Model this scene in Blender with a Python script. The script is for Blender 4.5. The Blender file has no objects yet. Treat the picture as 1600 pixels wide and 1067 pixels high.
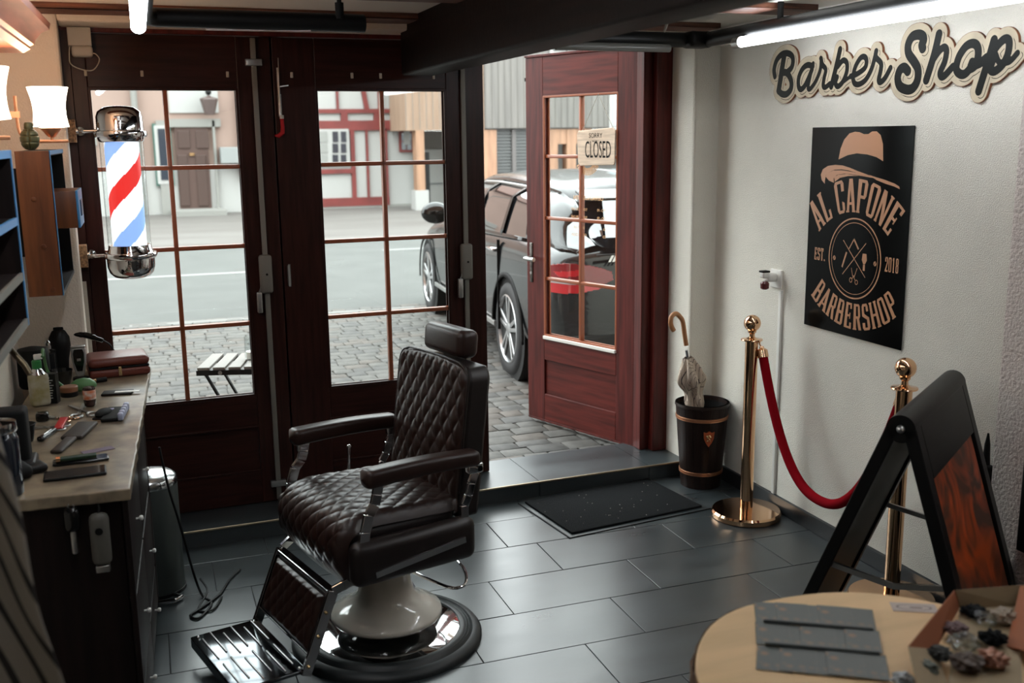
import bpy, bmesh, math, random
from mathutils import Vector, Matrix, noise
random.seed(7)
PI = math.pi
sc = bpy.context.scene
COL = sc.collection
# ------------------------------------------------------------------ camera
FPX = 1611.5; PITCH = math.radians(11.27); ROLL = math.radians(-0.717); YAW = math.radians(19.5); HCAM = 1.72
_fh = Vector((math.sin(YAW), math.cos(YAW), 0)); _rt = Vector((math.cos(YAW), -math.sin(YAW), 0)); _z = Vector((0, 0, 1))
_fw = _fh*math.cos(PITCH) - _z*math.sin(PITCH); _up = _fh*math.sin(PITCH) + _z*math.cos(PITCH)
_R = _rt*math.cos(ROLL) + _up*math.sin(ROLL); _U = -_rt*math.sin(ROLL) + _up*math.cos(ROLL)
cd = bpy.data.cameras.new('camera'); cam = bpy.data.objects.new('camera', cd); COL.objects.link(cam)
cd.sensor_width = 36; cd.lens = FPX/1600*36; cd.clip_start = 0.05; cd.clip_end = 300
cam.matrix_world = Matrix(((_R.x, _U.x, -_fw.x, 0), (_R.y, _U.y, -_fw.y, 0), (_R.z, _U.z, -_fw.z, HCAM), (0, 0, 0, 1)))
cd.dof.use_dof = True; cd.dof.focus_distance = 4.1; cd.dof.aperture_fstop = 3.2
sc.camera = cam
def at(x, y, Y=None, X=None, Z=None):
    """point of the place seen at a photo coordinate, at depth Y (or on X= / Z=)"""
    d = _R*((x-800)/FPX) - _U*((y-533.5)/FPX) + _fw
    t = Y/d.y if Y is not None else (X/d.x if X is not None else (Z-HCAM)/d.z)
    return Vector((0, 0, HCAM)) + d*t
# ------------------------------------------------------------------ world and light
w = bpy.data.worlds.new('overcast_sky'); sc.world = w; w.use_nodes = True
nt = w.node_tree; bg = nt.nodes['Background']
tc = nt.nodes.new('ShaderNodeTexCoord'); sx = nt.nodes.new('ShaderNodeSeparateXYZ'); rp = nt.nodes.new('ShaderNodeValToRGB')
nt.links.new(tc.outputs['Generated'], sx.inputs[0]); nt.links.new(sx.outputs['Z'], rp.inputs[0]); nt.links.new(rp.outputs[0], bg.inputs[0])
rp.color_ramp.elements[0].position = 0.0; rp.color_ramp.elements[0].color = (0.63, 0.68, 0.68, 1)
rp.color_ramp.elements[1].position = 0.8; rp.color_ramp.elements[1].color = (0.93, 1.0, 1.0, 1)
bg.inputs[1].default_value = 7.8
sc.view_settings.view_transform = 'Standard'; sc.view_settings.look = 'None'; sc.view_settings.gamma = 1; sc.view_settings.use_curve_mapping = False
sc.view_settings.exposure = 0.2
sc.cycles.use_denoising = True
sc.cycles.max_bounces = 10; sc.cycles.diffuse_bounces = 5; sc.cycles.glossy_bounces = 5; sc.cycles.transparent_max_bounces = 24; sc.cycles.transmission_bounces = 6
sc.cycles.sample_clamp_indirect = 14; sc.cycles.caustics_reflective = False; sc.cycles.caustics_refractive = False
# ------------------------------------------------------------------ materials
MATS = {}
def mat(name, color=(.5, .5, .5), rough=.5, metal=0, coat=0, var=0, vscale=8, vstretch=(1, 1, 1), bump=0, bscale=60, spec=.5, emit=None, estr=0, sheen=0, color2=None, trans=0, alpha=1, detail=4, coatr=.08, bdist=.004, rvar=0):
    if name in MATS: return MATS[name]
    m = bpy.data.materials.new(name); m.use_nodes = True; nt = m.node_tree; b = nt.nodes['Principled BSDF']
    b.inputs['Base Color'].default_value = (*color, 1); b.inputs['Roughness'].default_value = rough; b.inputs['Metallic'].default_value = metal
    b.inputs['Coat Weight'].default_value = coat; b.inputs['Coat Roughness'].default_value = coatr; b.inputs['Specular IOR Level'].default_value = spec
    b.inputs['Sheen Weight'].default_value = sheen; b.inputs['Transmission Weight'].default_value = trans
    if emit: b.inputs['Emission Color'].default_value = (*emit, 1); b.inputs['Emission Strength'].default_value = estr
    tc = nt.nodes.new('ShaderNodeTexCoord')
    if var or color2:
        mp = nt.nodes.new('ShaderNodeMapping'); mp.inputs['Scale'].default_value = vstretch
        n = nt.nodes.new('ShaderNodeTexNoise'); n.inputs['Scale'].default_value = vscale; n.inputs['Detail'].default_value = detail
        r = nt.nodes.new('ShaderNodeValToRGB'); r.color_ramp.elements[0].position = .35; r.color_ramp.elements[1].position = .65
        c2 = color2 if color2 else tuple(c*(1-var) for c in color)
        c1 = color if color2 else tuple(min(1, c*(1+var)) for c in color)
        r.color_ramp.elements[0].color = (*c2, 1); r.color_ramp.elements[1].color = (*c1, 1)
        nt.links.new(tc.outputs['Object'], mp.inputs[0]); nt.links.new(mp.outputs[0], n.inputs['Vector']); nt.links.new(n.outputs[0], r.inputs[0]); nt.links.new(r.outputs[0], b.inputs['Base Color'])
        if rvar:
            mr = nt.nodes.new('ShaderNodeMapRange'); mr.inputs['To Min'].default_value = max(0.02, rough-rvar); mr.inputs['To Max'].default_value = rough+rvar
            nt.links.new(n.outputs[0], mr.inputs[0]); nt.links.new(mr.outputs[0], b.inputs['Roughness'])
    if bump:
        n2 = nt.nodes.new('ShaderNodeTexNoise'); n2.inputs['Scale'].default_value = bscale; n2.inputs['Detail'].default_value = 5
        bp = nt.nodes.new('ShaderNodeBump'); bp.inputs['Strength'].default_value = bump; bp.inputs['Distance'].default_value = bdist
        nt.links.new(tc.outputs['Object'], n2.inputs['Vector']); nt.links.new(n2.outputs[0], bp.inputs['Height']); nt.links.new(bp.outputs[0], b.inputs['Normal'])
    MATS[name] = m; return m
def glassmat(name, tint=(1, 1, 1), ior=1.45):
    if name in MATS: return MATS[name]
    m = bpy.data.materials.new(name); m.use_nodes = True; nt = m.node_tree; nt.nodes.remove(nt.nodes['Principled BSDF']); out = nt.nodes['Material Output']
    t = nt.nodes.new('ShaderNodeBsdfTransparent'); t.inputs[0].default_value = (*tint, 1); g = nt.nodes.new('ShaderNodeBsdfGlossy'); g.inputs['Roughness'].default_value = 0.01
    f = nt.nodes.new('ShaderNodeLayerWeight'); f.inputs[0].default_value = .5; pw = nt.nodes.new('ShaderNodeMath'); pw.operation = 'POWER'; pw.inputs[1].default_value = 5
    ad = nt.nodes.new('ShaderNodeMath'); ad.operation = 'MULTIPLY_ADD'; ad.inputs[1].default_value = .96; r0 = ((ior-1)/(ior+1))**2; ad.inputs[2].default_value = r0
    mx = nt.nodes.new('ShaderNodeMixShader'); nt.links.new(f.outputs['Facing'], pw.inputs[0]); nt.links.new(pw.outputs[0], ad.inputs[0])
    nt.links.new(ad.outputs[0], mx.inputs[0]); nt.links.new(t.outputs[0], mx.inputs[1]); nt.links.new(g.outputs[0], mx.inputs[2]); nt.links.new(mx.outputs[0], out.inputs[0])
    MATS[name] = m; return m
M = dict(
 plaster=mat('white_rough_plaster', (.81, .775, .69), .9, bump=.8, bscale=230, bdist=.005, var=.04, vscale=3),
 plaster_warm=mat('cream_plaster', (.74, .66, .56), .9, bump=.6, bscale=140, bdist=.004),
 ceil=mat('ceiling_paint', (.72, .69, .63), .85, bump=.3, bscale=90),
 tile=mat('slate_tile', (.028, .035, .038), .30, var=.28, vscale=2.2, vstretch=(1, 3, 1), bump=.05, bscale=160, bdist=.002, rvar=.07, detail=8, spec=.95),
 grout=mat('tile_grout', (.035, .036, .036), .9),
 skirt=mat('slate_skirting', (.014, .016, .018), .45),
 wood=mat('dark_mahogany', (.028, .0085, .006), .38, coat=.15, coatr=.3, var=.35, vscale=6, vstretch=(9, 9, .7), bump=.15, bscale=25, bdist=.002, spec=.15),
 wood_h=mat('dark_mahogany_rail', (.028, .0085, .006), .38, coat=.15, coatr=.3, var=.35, vscale=6, vstretch=(.7, 9, 9), bump=.15, bscale=25, bdist=.002, spec=.15),
 doorwood=mat('red_mahogany', (.085, .013, .010), .42, coat=.12, coatr=.25, var=.35, vscale=5, vstretch=(8, 8, .6), bump=.2, bscale=22, bdist=.002, spec=.25),
 doorwood_h=mat('red_mahogany_rail', (.095, .014, .010), .42, coat=.12, coatr=.25, var=.35, vscale=5, vstretch=(.6, 8, 8), bump=.2, bscale=22, bdist=.002, spec=.25),
 muntin=mat('orange_brown_muntin', (.30, .085, .035), .35, coat=.2),
 beam=mat('black_brown_beam', (.0075, .0035, .0025), .55, var=.4, vscale=5, vstretch=(9, .5, 9), bump=.3, bscale=30, spec=.08),
 joist=mat('old_brown_joist', (.115, .040, .020), .6, var=.55, vscale=9, vstretch=(.7, 8, 8), bump=.6, bscale=40),
 glass=glassmat('window_glass', (.97, .985, .98)),
 clear=glassmat('clear_glass', (.93, .95, .95), 1.3),
 chrome=mat('chrome', (.75, .75, .76), .06, 1), steel=mat('satin_steel', (.45, .45, .44), .35, 1),
 grey_iron=mat('grey_painted_iron', (.20, .19, .165), .55, .3, bump=.3, bscale=200, bdist=.001),
 gold=mat('rose_gold_polish', (.80, .50, .30), .08, 1), brass=mat('brass', (.75, .55, .3), .25, 1),
 copper=mat('copper_band', (.60, .28, .15), .35, .8),
 leather=mat('brown_leather', (.026, .011, .008), .36, var=.15, vscale=5, bump=.25, bscale=220, bdist=.001, spec=.5),
 stitch=mat('tan_thread', (.16, .10, .07), .7),
 blackleather=mat('black_vinyl', (.016, .011, .010), .38, bump=.2, bscale=220, bdist=.001),
 black=mat('black_plastic', (.006, .006, .006), .42, spec=.25), blackmatte=mat('black_matte', (.008, .008, .008), .7, spec=.2),
 blackgloss=mat('black_gloss', (.006, .006, .006), .12),
 rubber=mat('black_rubber', (.016, .02, .021), .45), enamel=mat('cream_enamel', (.80, .75, .66), .12, coat=.6),
 matcarpet=mat('black_mat_pile', (.012, .013, .014), .95, bump=1, bscale=320, bdist=.006, spec=.1),
 velvet=mat('red_velvet', (.22, .003, .008), .95, sheen=.0, spec=.05), white=mat('white_plastic', (.80, .78, .73), .4), offwhite=mat('off_white_plastic', (.45, .42, .36), .5),
 barrel=mat('dark_barrel', (.018, .010, .008), .4, var=.3, vscale=5, vstretch=(6, 6, .5), spec=.2),
 marble=mat('beige_marble', (.34, .27, .18), .28, var=0, color2=(.13, .10, .07), vscale=11, detail=9, bump=.05),
 walnut=mat('walnut', (.22, .072, .022), .4, color2=(.10, .030, .011), vscale=4, vstretch=(7, 7, .7)),
 darkwalnut=mat('dark_cabinet_wood', (.012, .007, .006), .5, var=.4, vscale=4, vstretch=(6, 6, .6), spec=.2),
 red=mat('red_plastic', (.55, .02, .02), .4), green=mat('green_rubber', (.10, .24, .09), .45),
)
# ------------------------------------------------------------------ object helpers
def link(name, me, m, parent=None, smooth=None, loc=None, rotz=None):
    o = bpy.data.objects.new(name, me); COL.objects.link(o)
    ml = m if isinstance(m, (list, tuple)) else [m]
    for x in ml: me.materials.append(M[x] if isinstance(x, str) else x)
    if smooth:
        for p in me.polygons: p.use_smooth = True
        me.set_sharp_from_angle(angle=math.radians(smooth))
    if parent is not None: o.parent = parent
    if loc is not None: o.location = loc
    if rotz is not None: o.rotation_euler = (0, 0, rotz)
    return o
def tag(o, label=None, cat=None, group=None, kind=None):
    if label: o['label'] = label
    if cat: o['category'] = cat
    if group: o['group'] = group
    if kind: o['kind'] = kind
    return o
def empty(name, loc=(0, 0, 0), rz=0, label=None, cat=None, group=None):
    o = bpy.data.objects.new(name, None); o.empty_display_size = .05; COL.objects.link(o); o.location = loc; o.rotation_euler = (0, 0, rz)
    return tag(o, label, cat, group)
def copy_tree(o, parent=None):
    c = o.copy(); COL.objects.link(c)
    if parent is not None: c.parent = parent
    for ch in [x for x in o.children]: copy_tree(ch, c)
    return c
class MB:
    def __init__(s): s.v = []; s.f = []; s.mi = []; s.X = None; s.m = 0
    def add(s, vs, fs):
        n = len(s.v)
        s.v += [tuple(s.X @ Vector(p)) if s.X is not None else tuple(p) for p in vs]
        s.f += [tuple(i+n for i in f) for f in fs]; s.mi += [s.m]*len(fs); return s
    def box(s, x0, x1, y0, y1, z0, z1):
        return s.add([(x0,y0,z0),(x1,y0,z0),(x1,y1,z0),(x0,y1,z0),(x0,y0,z1),(x1,y0,z1),(x1,y1,z1),(x0,y1,z1)],
          [(3,2,1,0),(4,5,6,7),(0,1,5,4),(1,2,6,5),(2,3,7,6),(3,0,4,7)])
    def rbox(s, x0, x1, y0, y1, z0, z1, r=.01, seg=3):
        bm = bmesh.new(); bmesh.ops.create_cube(bm, size=1)
        for v in bm.verts: v.co = ((x0+x1)/2+v.co.x*(x1-x0), (y0+y1)/2+v.co.y*(y1-y0), (z0+z1)/2+v.co.z*(z1-z0))
        r = min(r, abs(x1-x0)*.499, abs(y1-y0)*.499, abs(z1-z0)*.499)
        bmesh.ops.bevel(bm, geom=list(bm.edges), offset=r, segments=seg, profile=.5, affect='EDGES')
        bm.verts.index_update(); s.add([v.co[:] for v in bm.verts], [tuple(v.index for v in f.verts) for f in bm.faces]); bm.free(); return s
    def bar(s, a, b, w, h=None, up=(0, 0, 1)):
        a = Vector(a); b = Vector(b); h = h or w; d = (b-a).normalized(); u = Vector(up)
        if abs(d.dot(u)) > .98: u = Vector((0, 1, 0))
        r = d.cross(u).normalized(); u = r.cross(d)
        vs = [p + r*i*w/2 + u*j*h/2 for p in (a, b) for i, j in ((-1,-1),(1,-1),(1,1),(-1,1))]
        return s.add(vs, [(0,1,2,3),(7,6,5,4),(4,5,1,0),(5,6,2,1),(6,7,3,2),(7,4,0,3)])
    def tube(s, pts, r, seg=10, closed=False, cap=True, flat=1.0):
        P = [Vector(p) for p in pts]; n = len(P); rs = r if isinstance(r, (list, tuple)) else [r]*n; vs = []; fs = []
        T = [((P[(i+1) % n] if closed else P[min(i+1, n-1)]) - (P[i-1] if closed else P[max(i-1, 0)])).normalized() for i in range(n)]
        u = Vector((0, 0, 1)) if abs(T[0].z) < .9 else Vector((1, 0, 0))
        for i in range(n):
            t = T[i]; rr = t.cross(u)
            if rr.length < 1e-5: rr = t.cross(Vector((0, 1, 0)))
            rr.normalize(); u = rr.cross(t).normalized()
            for k in range(seg):
                a = 2*PI*k/seg; vs.append(P[i] + rr*math.cos(a)*rs[i] + u*math.sin(a)*rs[i]*flat)
        for i in range(n if closed else n-1):
            j = (i+1) % n
            for k in range(seg):
                k2 = (k+1) % seg; fs.append((i*seg+k, i*seg+k2, j*seg+k2, j*seg+k))
        if cap and not closed: fs.append(tuple(range(seg))[::-1]); fs.append(tuple((n-1)*seg+k for k in range(seg)))
        return s.add(vs, fs)
    def lathe(s, prof, seg=32, c=(0, 0, 0), axis='z', cap=True):
        vs = []; fs = []; n = len(prof)
        for r, z in prof:
            r = max(r, 1e-4)
            for k in range(seg):
                a = 2*PI*k/seg; x, y = r*math.cos(a), r*math.sin(a)
                p = (x, y, z) if axis == 'z' else ((z, x, y) if axis == 'x' else (y, z, x))
                vs.append((c[0]+p[0], c[1]+p[1], c[2]+p[2]))
        for i in range(n-1):
            for k in range(seg):
                k2 = (k+1) % seg; fs.append((i*seg+k, i*seg+k2, (i+1)*seg+k2, (i+1)*seg+k))
        if cap: fs.append(tuple(range(seg))[::-1]); fs.append(tuple((n-1)*seg+k for k in range(seg)))
        return s.add(vs, fs)
    def cyl(s, a, b, r, r2=None, seg=20):
        return s.tube([a, b], [r, r if r2 is None else r2], seg)
    def sph(s, c, r, seg=20, sz=1.0):
        return s.lathe([(r*math.sin(PI*i/12), -r*sz*math.cos(PI*i/12)) for i in range(13)], seg, c, cap=False)
    def prism(s, poly, t0, t1, fn):
        """poly: 2d outline; fn(u,v,t)->xyz"""
        n = len(poly); vs = [fn(u, v, t0) for u, v in poly] + [fn(u, v, t1) for u, v in poly]
        fs = [tuple(range(n))[::-1], tuple(range(n, 2*n))] + [(i, (i+1) % n, n+(i+1) % n, n+i) for i in range(n)]
        return s.add(vs, fs)
    def grid(s, nu, nv, fn, closed_u=False):
        vs = [fn(i/(nu-1) if not closed_u else i/nu, j/(nv-1)) for j in range(nv) for i in range(nu)]; fs = []
        for j in range(nv-1):
            for i in range(nu if closed_u else nu-1):
                i2 = (i+1) % nu; fs.append((j*nu+i, j*nu+i2, (j+1)*nu+i2, (j+1)*nu+i))
        return s.add(vs, fs)
    def build(s, name, m, parent=None, smooth=35, bevel=0, loc=None, rotz=None, fix=True, sub=0):
        me = bpy.data.meshes.new(name); me.from_pydata(s.v, [], s.f); me.polygons.foreach_set('material_index', s.mi); me.update()
        if fix:
            bm = bmesh.new(); bm.from_mesh(me); bmesh.ops.recalc_face_normals(bm, faces=bm.faces); bm.to_mesh(me); bm.free()
        o = link(name, me, m, parent, smooth, loc, rotz)
        if bevel:
            md = o.modifiers.new('bevel', 'BEVEL'); md.width = bevel; md.segments = 2; md.limit_method = 'ANGLE'; md.angle_limit = math.radians(40)
        if sub: md = o.modifiers.new('sub', 'SUBSURF'); md.levels = sub; md.render_levels = sub
        return o
def struct(o): o['kind'] = 'structure'; return o
def catmull(P, k=6, closed=False):
    P = [Vector(p) for p in P]; n = len(P); out = []
    for i in range(n if closed else n-1):
        p0, p1, p2, p3 = (P[(i-1) % n], P[i], P[(i+1) % n], P[(i+2) % n]) if closed else (P[max(i-1, 0)], P[i], P[i+1], P[min(i+2, n-1)])
        for j in range(k):
            t = j/k; out.append(.5*((2*p1) + (p2-p0)*t + (2*p0-5*p1+4*p2-p3)*t*t + (3*p1-p0-3*p2+p3)*t**3))
    if not closed: out.append(P[-1])
    return out
def textmb(mb, body, size, fn, ext=0, align='CENTER', stretch=1.0, bold=0):
    """lettering laid through fn(u,v,t)"""
    cu = bpy.data.curves.new('t', 'FONT'); cu.body = body; cu.size = size; cu.align_x = align; cu.extrude = ext/2; cu.offset = bold; cu.resolution_u = 3
    o = bpy.data.objects.new('t', cu); COL.objects.link(o); bpy.context.view_layer.update()
    me = bpy.data.meshes.new_from_object(o.evaluated_get(bpy.context.evaluated_depsgraph_get()))
    mb.add([fn(v.co.x*stretch, v.co.y, v.co.z) for v in me.vertices], [tuple(p.vertices) for p in me.polygons])
    bpy.data.objects.remove(o); bpy.data.curves.remove(cu); bpy.data.meshes.remove(me); return mb
# facade frame: turned 2.1 degrees from the room
FR = math.radians(2.1)
def fw(x, y, z=0): return Vector((x*math.cos(FR)-y*math.sin(FR), x*math.sin(FR)+y*math.cos(FR), z))
# ================================================================== room
mb = MB()
rng = random.Random(3)
mb.m = 1; mb.box(-.9, 2.7, -1.6, 4.5, -.05, -.003); mb.m = 0
off = {0: 1.357, -1: 1.487, -2: 1.169, -3: .954, -4: 1.320}
for r in range(-19, 2):
    y0 = 3.9155+.3005*(r); y1 = y0+.3005
    if y0 > 4.5: continue
    o_ = off.get(r, rng.uniform(0, .6)); o_ = o_ % .6
    x = -1.2+o_-.6
    while x < 2.7:
        a, b = max(x, -.9)+.0018, min(x+.6, 2.68)-.0018
        if b-a > .01:
            dz = rng.uniform(-.0006, .0006)
            mb.box(a, b, max(y0, -1.6)+.0018, min(y1, 4.5)-.0018, -.01, dz)
        x += .6
struct(mb.build('floor', ['tile', 'grout'], smooth=None, bevel=.0012))
# walls
struct(MB().box(2.67, 2.9, -1.6, 4.75, 0, 2.6).build('wall_right', 'plaster', smooth=None))
struct(MB().rbox(2.60, 2.68, -1.6, 2.57, 0, 2.3, .012).build('wall_right_pier', mat('pinkish_rough_plaster', (.66, .58, .53), .9, bump=1, bscale=90, bdist=.012)))
mb = MB(); mb.box(-1.2, -.09, 4.39, 4.75, 0, 2.6); mb.box(-.09, 2.695, 4.39, 4.75, 2.165, 2.6); 
struct(MB().box(2.695, 3.2, 4.39, 4.75, 0, 2.6).build('wall_front_right', 'plaster', smooth=None, rotz=FR, bevel=.012))
struct(mb.build('wall_front', 'plaster_warm', smooth=None, rotz=FR, bevel=.012))
struct(MB().box(-.7, -.50, -1.6, 4.5, 0, 2.6).build('wall_left', 'plaster_warm', smooth=None))
struct(MB().box(-.9, 3, -1.8, -1.6, 0, 2.6).build('wall_back', 'plaster_warm', smooth=None))
struct(MB().box(-.9, 3, -1.8, 4.8, 2.213, 2.4).build('ceiling', 'ceil', smooth=None))
for i, y in enumerate((4.20, 3.50, 2.75, 2.0, 1.25, .5, -.25, -1.0)):
    w_ = .17
    m_ = MB()
    m_.grid(24, 2, lambda u, v: (-.5+3.17*u, y+(w_*v)+.012*noise.noise(Vector((u*9, v*3, i))), 2.188+.004*noise.noise(Vector((u*7, v, i+5)))))
    n0 = len(m_.v); m_.box(-.5, 2.67, y+.008, y+w_-.008, 2.192, 2.28)
    struct(m_.build('trim_%d' % (i+1), 'joist', smooth=None, rotz=FR*.8 if i < 2 else 0))
# heavy cross beam running in from the shopfront
struct(MB().rbox(1.115, 1.265, -1.6, 4.56, 1.985, 2.275, .012).build('trim_9', 'beam'))
# cable duct under the ceiling at the right wall, baseboard
struct(MB().box(2.635, 2.67, -1.6, 4.45, 2.125, 2.18).box(2.645, 2.67, -1.6, 4.45, 2.18, 2.27).build('trim_10', 'white', smooth=None, bevel=.003))
struct(MB().box(2.655, 2.67, 2.57, 4.50, 0, .073).box(2.585, 2.60, -1.6, 2.58, 0, .073).build('baseboard_right', 'skirt', smooth=None, bevel=.002))
# threshold step of slate tiles with a metal nosing
mb = MB(); xs = [-.09, .09, .685, 1.28, 1.874, 2.476, 2.695]
for a, b in zip(xs, xs[1:]):
    mb.box(a+.0015, b-.0015, 4.392, 4.79, .02, .075); mb.box(a+.0015, b-.0015, 4.389, 4.395, 0, .068)
mb.m = 1; mb.box(-.09, 2.695, 4.395, 4.78, 0, .070)
struct(mb.build('trim_11', ['tile', 'grout'], smooth=None, rotz=FR))
struct(MB().rbox(-.09, 2.695, 4.384, 4.392, .069, .078, .002).build('trim_12', mat('nosing', (.5, .42, .3), .4, .9), rotz=FR))
# window frame of the shopfront (fixed timber)
mb = MB(); mb.box(-.09, 2.695, 4.60, 4.70, 2.148, 2.17); mb.box(2.612, 2.71, 4.60, 4.72, .075, 2.16); mb.box(2.56, 2.612, 4.645, 4.72, .075, 2.16); mb.box(.70, .78, 4.676, 4.70, .075, 2.16); mb.box(-.09, -.03, 4.676, 4.70, .075, 2.16); mb.box(-.09, 1.7, 4.676, 4.70, .075, .10)
struct(mb.build('trim_13', 'doorwood', smooth=None, rotz=FR, bevel=.004))
struct(MB().box(-.105, -.06, 4.60, 4.70, .075, 2.16).build('trim_15', 'wood', smooth=None, rotz=FR))
struct(MB().box(-.10, -.075, 4.585, 4.62, .85, 1.15).build('trim_14', 'offwhite', smooth=None, rotz=FR))

def door_leaf(name, W, gx0, gx1, wood, wood_h, origin, rz, side_in=-1):
    """leaf: x along width 0..W, z .067..2.148, thickness around y=0; glass gx0..gx1"""
    T = .022; e = struct(empty(name, origin, rz))
    z0, z1 = .078, 2.146; g0, g1 = .583, 1.934
    MB().box(0, gx0, -T, T, z0, z1).box(gx1, W, -T, T, z0, z1).build('stile', wood, e, None, bevel=.003)
    MB().box(gx0, gx1, -T, T, g1, z1).box(gx0, gx1, -T, T, .44, g0).box(gx0, gx1, -T, T, z0, .235).build('rail', wood_h, e, None, bevel=.003)
    MB().box(gx0+.001, gx1-.001, -T*.5, T*.5, .232, .443).build('panel', wood_h, e, None)
    MB().box(gx0, gx1, -T-.004, -T+.004, .229, .237).box(gx0, gx1, -T-.003, -T+.003, .437, .445).build('panel_moulding', wood, e, None, bevel=.002)
    mb = MB()
    for s in (-1, 1):
        a, b = (-T-.001, -.012) if s < 0 else (.012, T+.001)
        mb.box(gx0-.002, gx0+.010, a, b, g0, g1); mb.box(gx1-.010, gx1+.002, a, b, g0, g1); mb.box(gx0, gx1, a, b, g0-.002, g0+.010); mb.box(gx0, gx1, a, b, g1-.010, g1+.002)
    mb.build('glazing_bead', 'muntin' if wood == 'doorwood' else wood, e, None, bevel=.002)
    xm = (gx0+gx1)/2; mb = MB(); mb.rbox(xm-.0095, xm+.0095, -.014, .014, g0, g1, .003, 2)
    for z in (1.605, 1.261, .915): mb.rbox(gx0, gx1, -.014, .014, z-.0095, z+.0095, .003, 2)
    mb.build('muntin', 'muntin', e, 30)
    MB().box(gx0, gx1, -.0018, .0018, g0, g1).build('glass', 'glass', e, None)
    if wood != 'doorwood': MB().box(gx0, gx1, .010, .034, g0-.012, g0+.006).build('sill_strip', 'steel', e, None)
    return e
def lock_rod(e, x, zc, top, bot, brackets):
    r = MB(); r.rbox(x-.011, x+.011, -.040, -.028, bot, top, .002); r.build('lock_rod', 'grey_iron', e)
    b = MB().rbox(x-.030, x+.026, -.060, -.023, zc-.085, zc+.085, .012); lb = b.build('lock_case', 'grey_iron', e)
    MB().cyl((x, -.062, zc), (x, -.059, zc), .005).build('keyhole', 'blackmatte', lb)
    MB().rbox(x-.048, x-.026, -.062, -.036, zc-.17, zc-.078, .005).bar((x-.037, -.049, zc-.08), (x-.022, -.049, zc-.045), .006).build('lock_handle', 'steel', lb)
    for z in brackets:
        MB().rbox(x-.034, x+.034, -.046, -.022, z-.014, z+.014, .002).build('rod_bracket', 'steel', e)
d1 = door_leaf('door_1', .795, .058, .650, 'wood', 'wood_h', fw(-.06, 4.652), FR)
lock_rod(d1, .722, 1.135, 2.14, .09, (2.04, .165))
d2 = door_leaf('door_2', .962, .180, .780, 'wood', 'wood_h', fw(.742, 4.652), FR)
lock_rod(d2, .858, 1.138, 2.14, .09, (.165,))
for z in (1.12, 1.86, .35):
    mb = MB(); mb.cyl((.02, -.028, z-.045), (.02, -.028, z+.045), .006); mb.box(.02, .03, -.024, -.021, z-.05, z+.05)
    mb.build('hinge', 'steel', d2)
# little white hooks over the glass
for e, xs_ in ((d1, (.055, .27, .612)), (d2, (.08, .345, .475, .722))):
    for k, x in enumerate(xs_):
        MB().rbox(x-.006, x+.006, -.029, -.022, 1.978, 2.002, .002).build('curtain_hook', 'offwhite', e)
# open entrance door, swung outwards
hin = Vector((2.418, 4.789, 0)); ang = math.radians(110.59)
d3 = door_leaf('door_3', .885, .163, .740, 'doorwood', 'doorwood_h', hin, ang)
# local -y faces left/out ... the side seen from the room is +y
MB().box(.885, .90, .002, .016, 2.02, 2.04).build('catch_plate', 'blackmatte', d3)
MB().rbox(.833, .857, .021, .027, .885, 1.115, .003).build('handle_plate', mat('worn_bronze', (.12, .11, .10), .35, .9, var=.4, vscale=60), d3)
hp = MB().tube([(.845, .026, 1.03), (.845, .06, 1.03), (.845, .075, 1.028), (.80, .078, 1.026), (.765, .076, 1.026)], [.009, .009, .010, .0115, .0125], 12)
hp.build('door_handle', 'steel', d3)
MB().cyl((.845, .027, .94), (.845, .030, .94), .008).build('keyhole', 'steel', d3)
MB().box(.163, .740, .018, .034, .565, .583).build('sill_strip', 'white', d3, None, bevel=.002)
mb = MB()
for z in (.30, 1.9, 1.1): mb.cyl((-.006, .012, z-.05), (-.006, .012, z+.05), .009)
mb.build('hinge', 'blackmatte', d3)
MB().box(0, .885, -.03, .03, 2.146, 2.16).box(-.02, .885, -.022, .022, .066, .078).build('weather_strip', 'doorwood', d3, None, bevel=.002)
# gold shop lettering on the door glass, read from the street (mirrored from inside)
gold_l = mat('gold_lettering', (.85, .50, .25), .5)
def onglass(cx, cz, flip=1): return lambda u, v, t: (cx+u*flip, .0022+t, cz+v)
mb = MB()
textmb(mb, 'OEFFNUNGSZEITEN', .030, onglass(.40, 1.375), stretch=.85, bold=.0006)
for s, x, z in (('MO - MI', .30, 1.315), ('9.00 - 18.30 UHR', .47, 1.315), ('DO - FR', .30, 1.272), ('9.00 - 20.00 UHR', .47, 1.272), ('SA', .275, 1.215), ('8.00 - 16.00', .47, 1.215), ('SO', .275, 1.175), ('GESCHLOSSEN', .47, 1.175)):
    textmb(mb, s, .022, onglass(x, z), stretch=.8)
mb.build('opening_hours_lettering', gold_l, d3, None, fix=False)
mb = MB()
for k in range(17):
    a = math.radians(210+120*k/16.); c0 = (.405, 1.60)
    for r0, r1, ww in ((.055, .095, .0035),):
        ca, sa = math.cos(a), math.sin(a)
        P = [(c0[0]+ca*r0-sa*ww, c0[1]+sa*r0+ca*ww), (c0[0]+ca*r1-sa*ww, c0[1]+sa*r1+ca*ww), (c0[0]+ca*r1+sa*ww, c0[1]+sa*r1-ca*ww), (c0[0]+ca*r0+sa*ww, c0[1]+sa*r0-ca*ww)]
        mb.add([(p[0], .0024, p[1]) for p in P], [(0, 1, 2, 3)])
mb.build('emblem_decal', gold_l, d3, None, fix=False)
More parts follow.
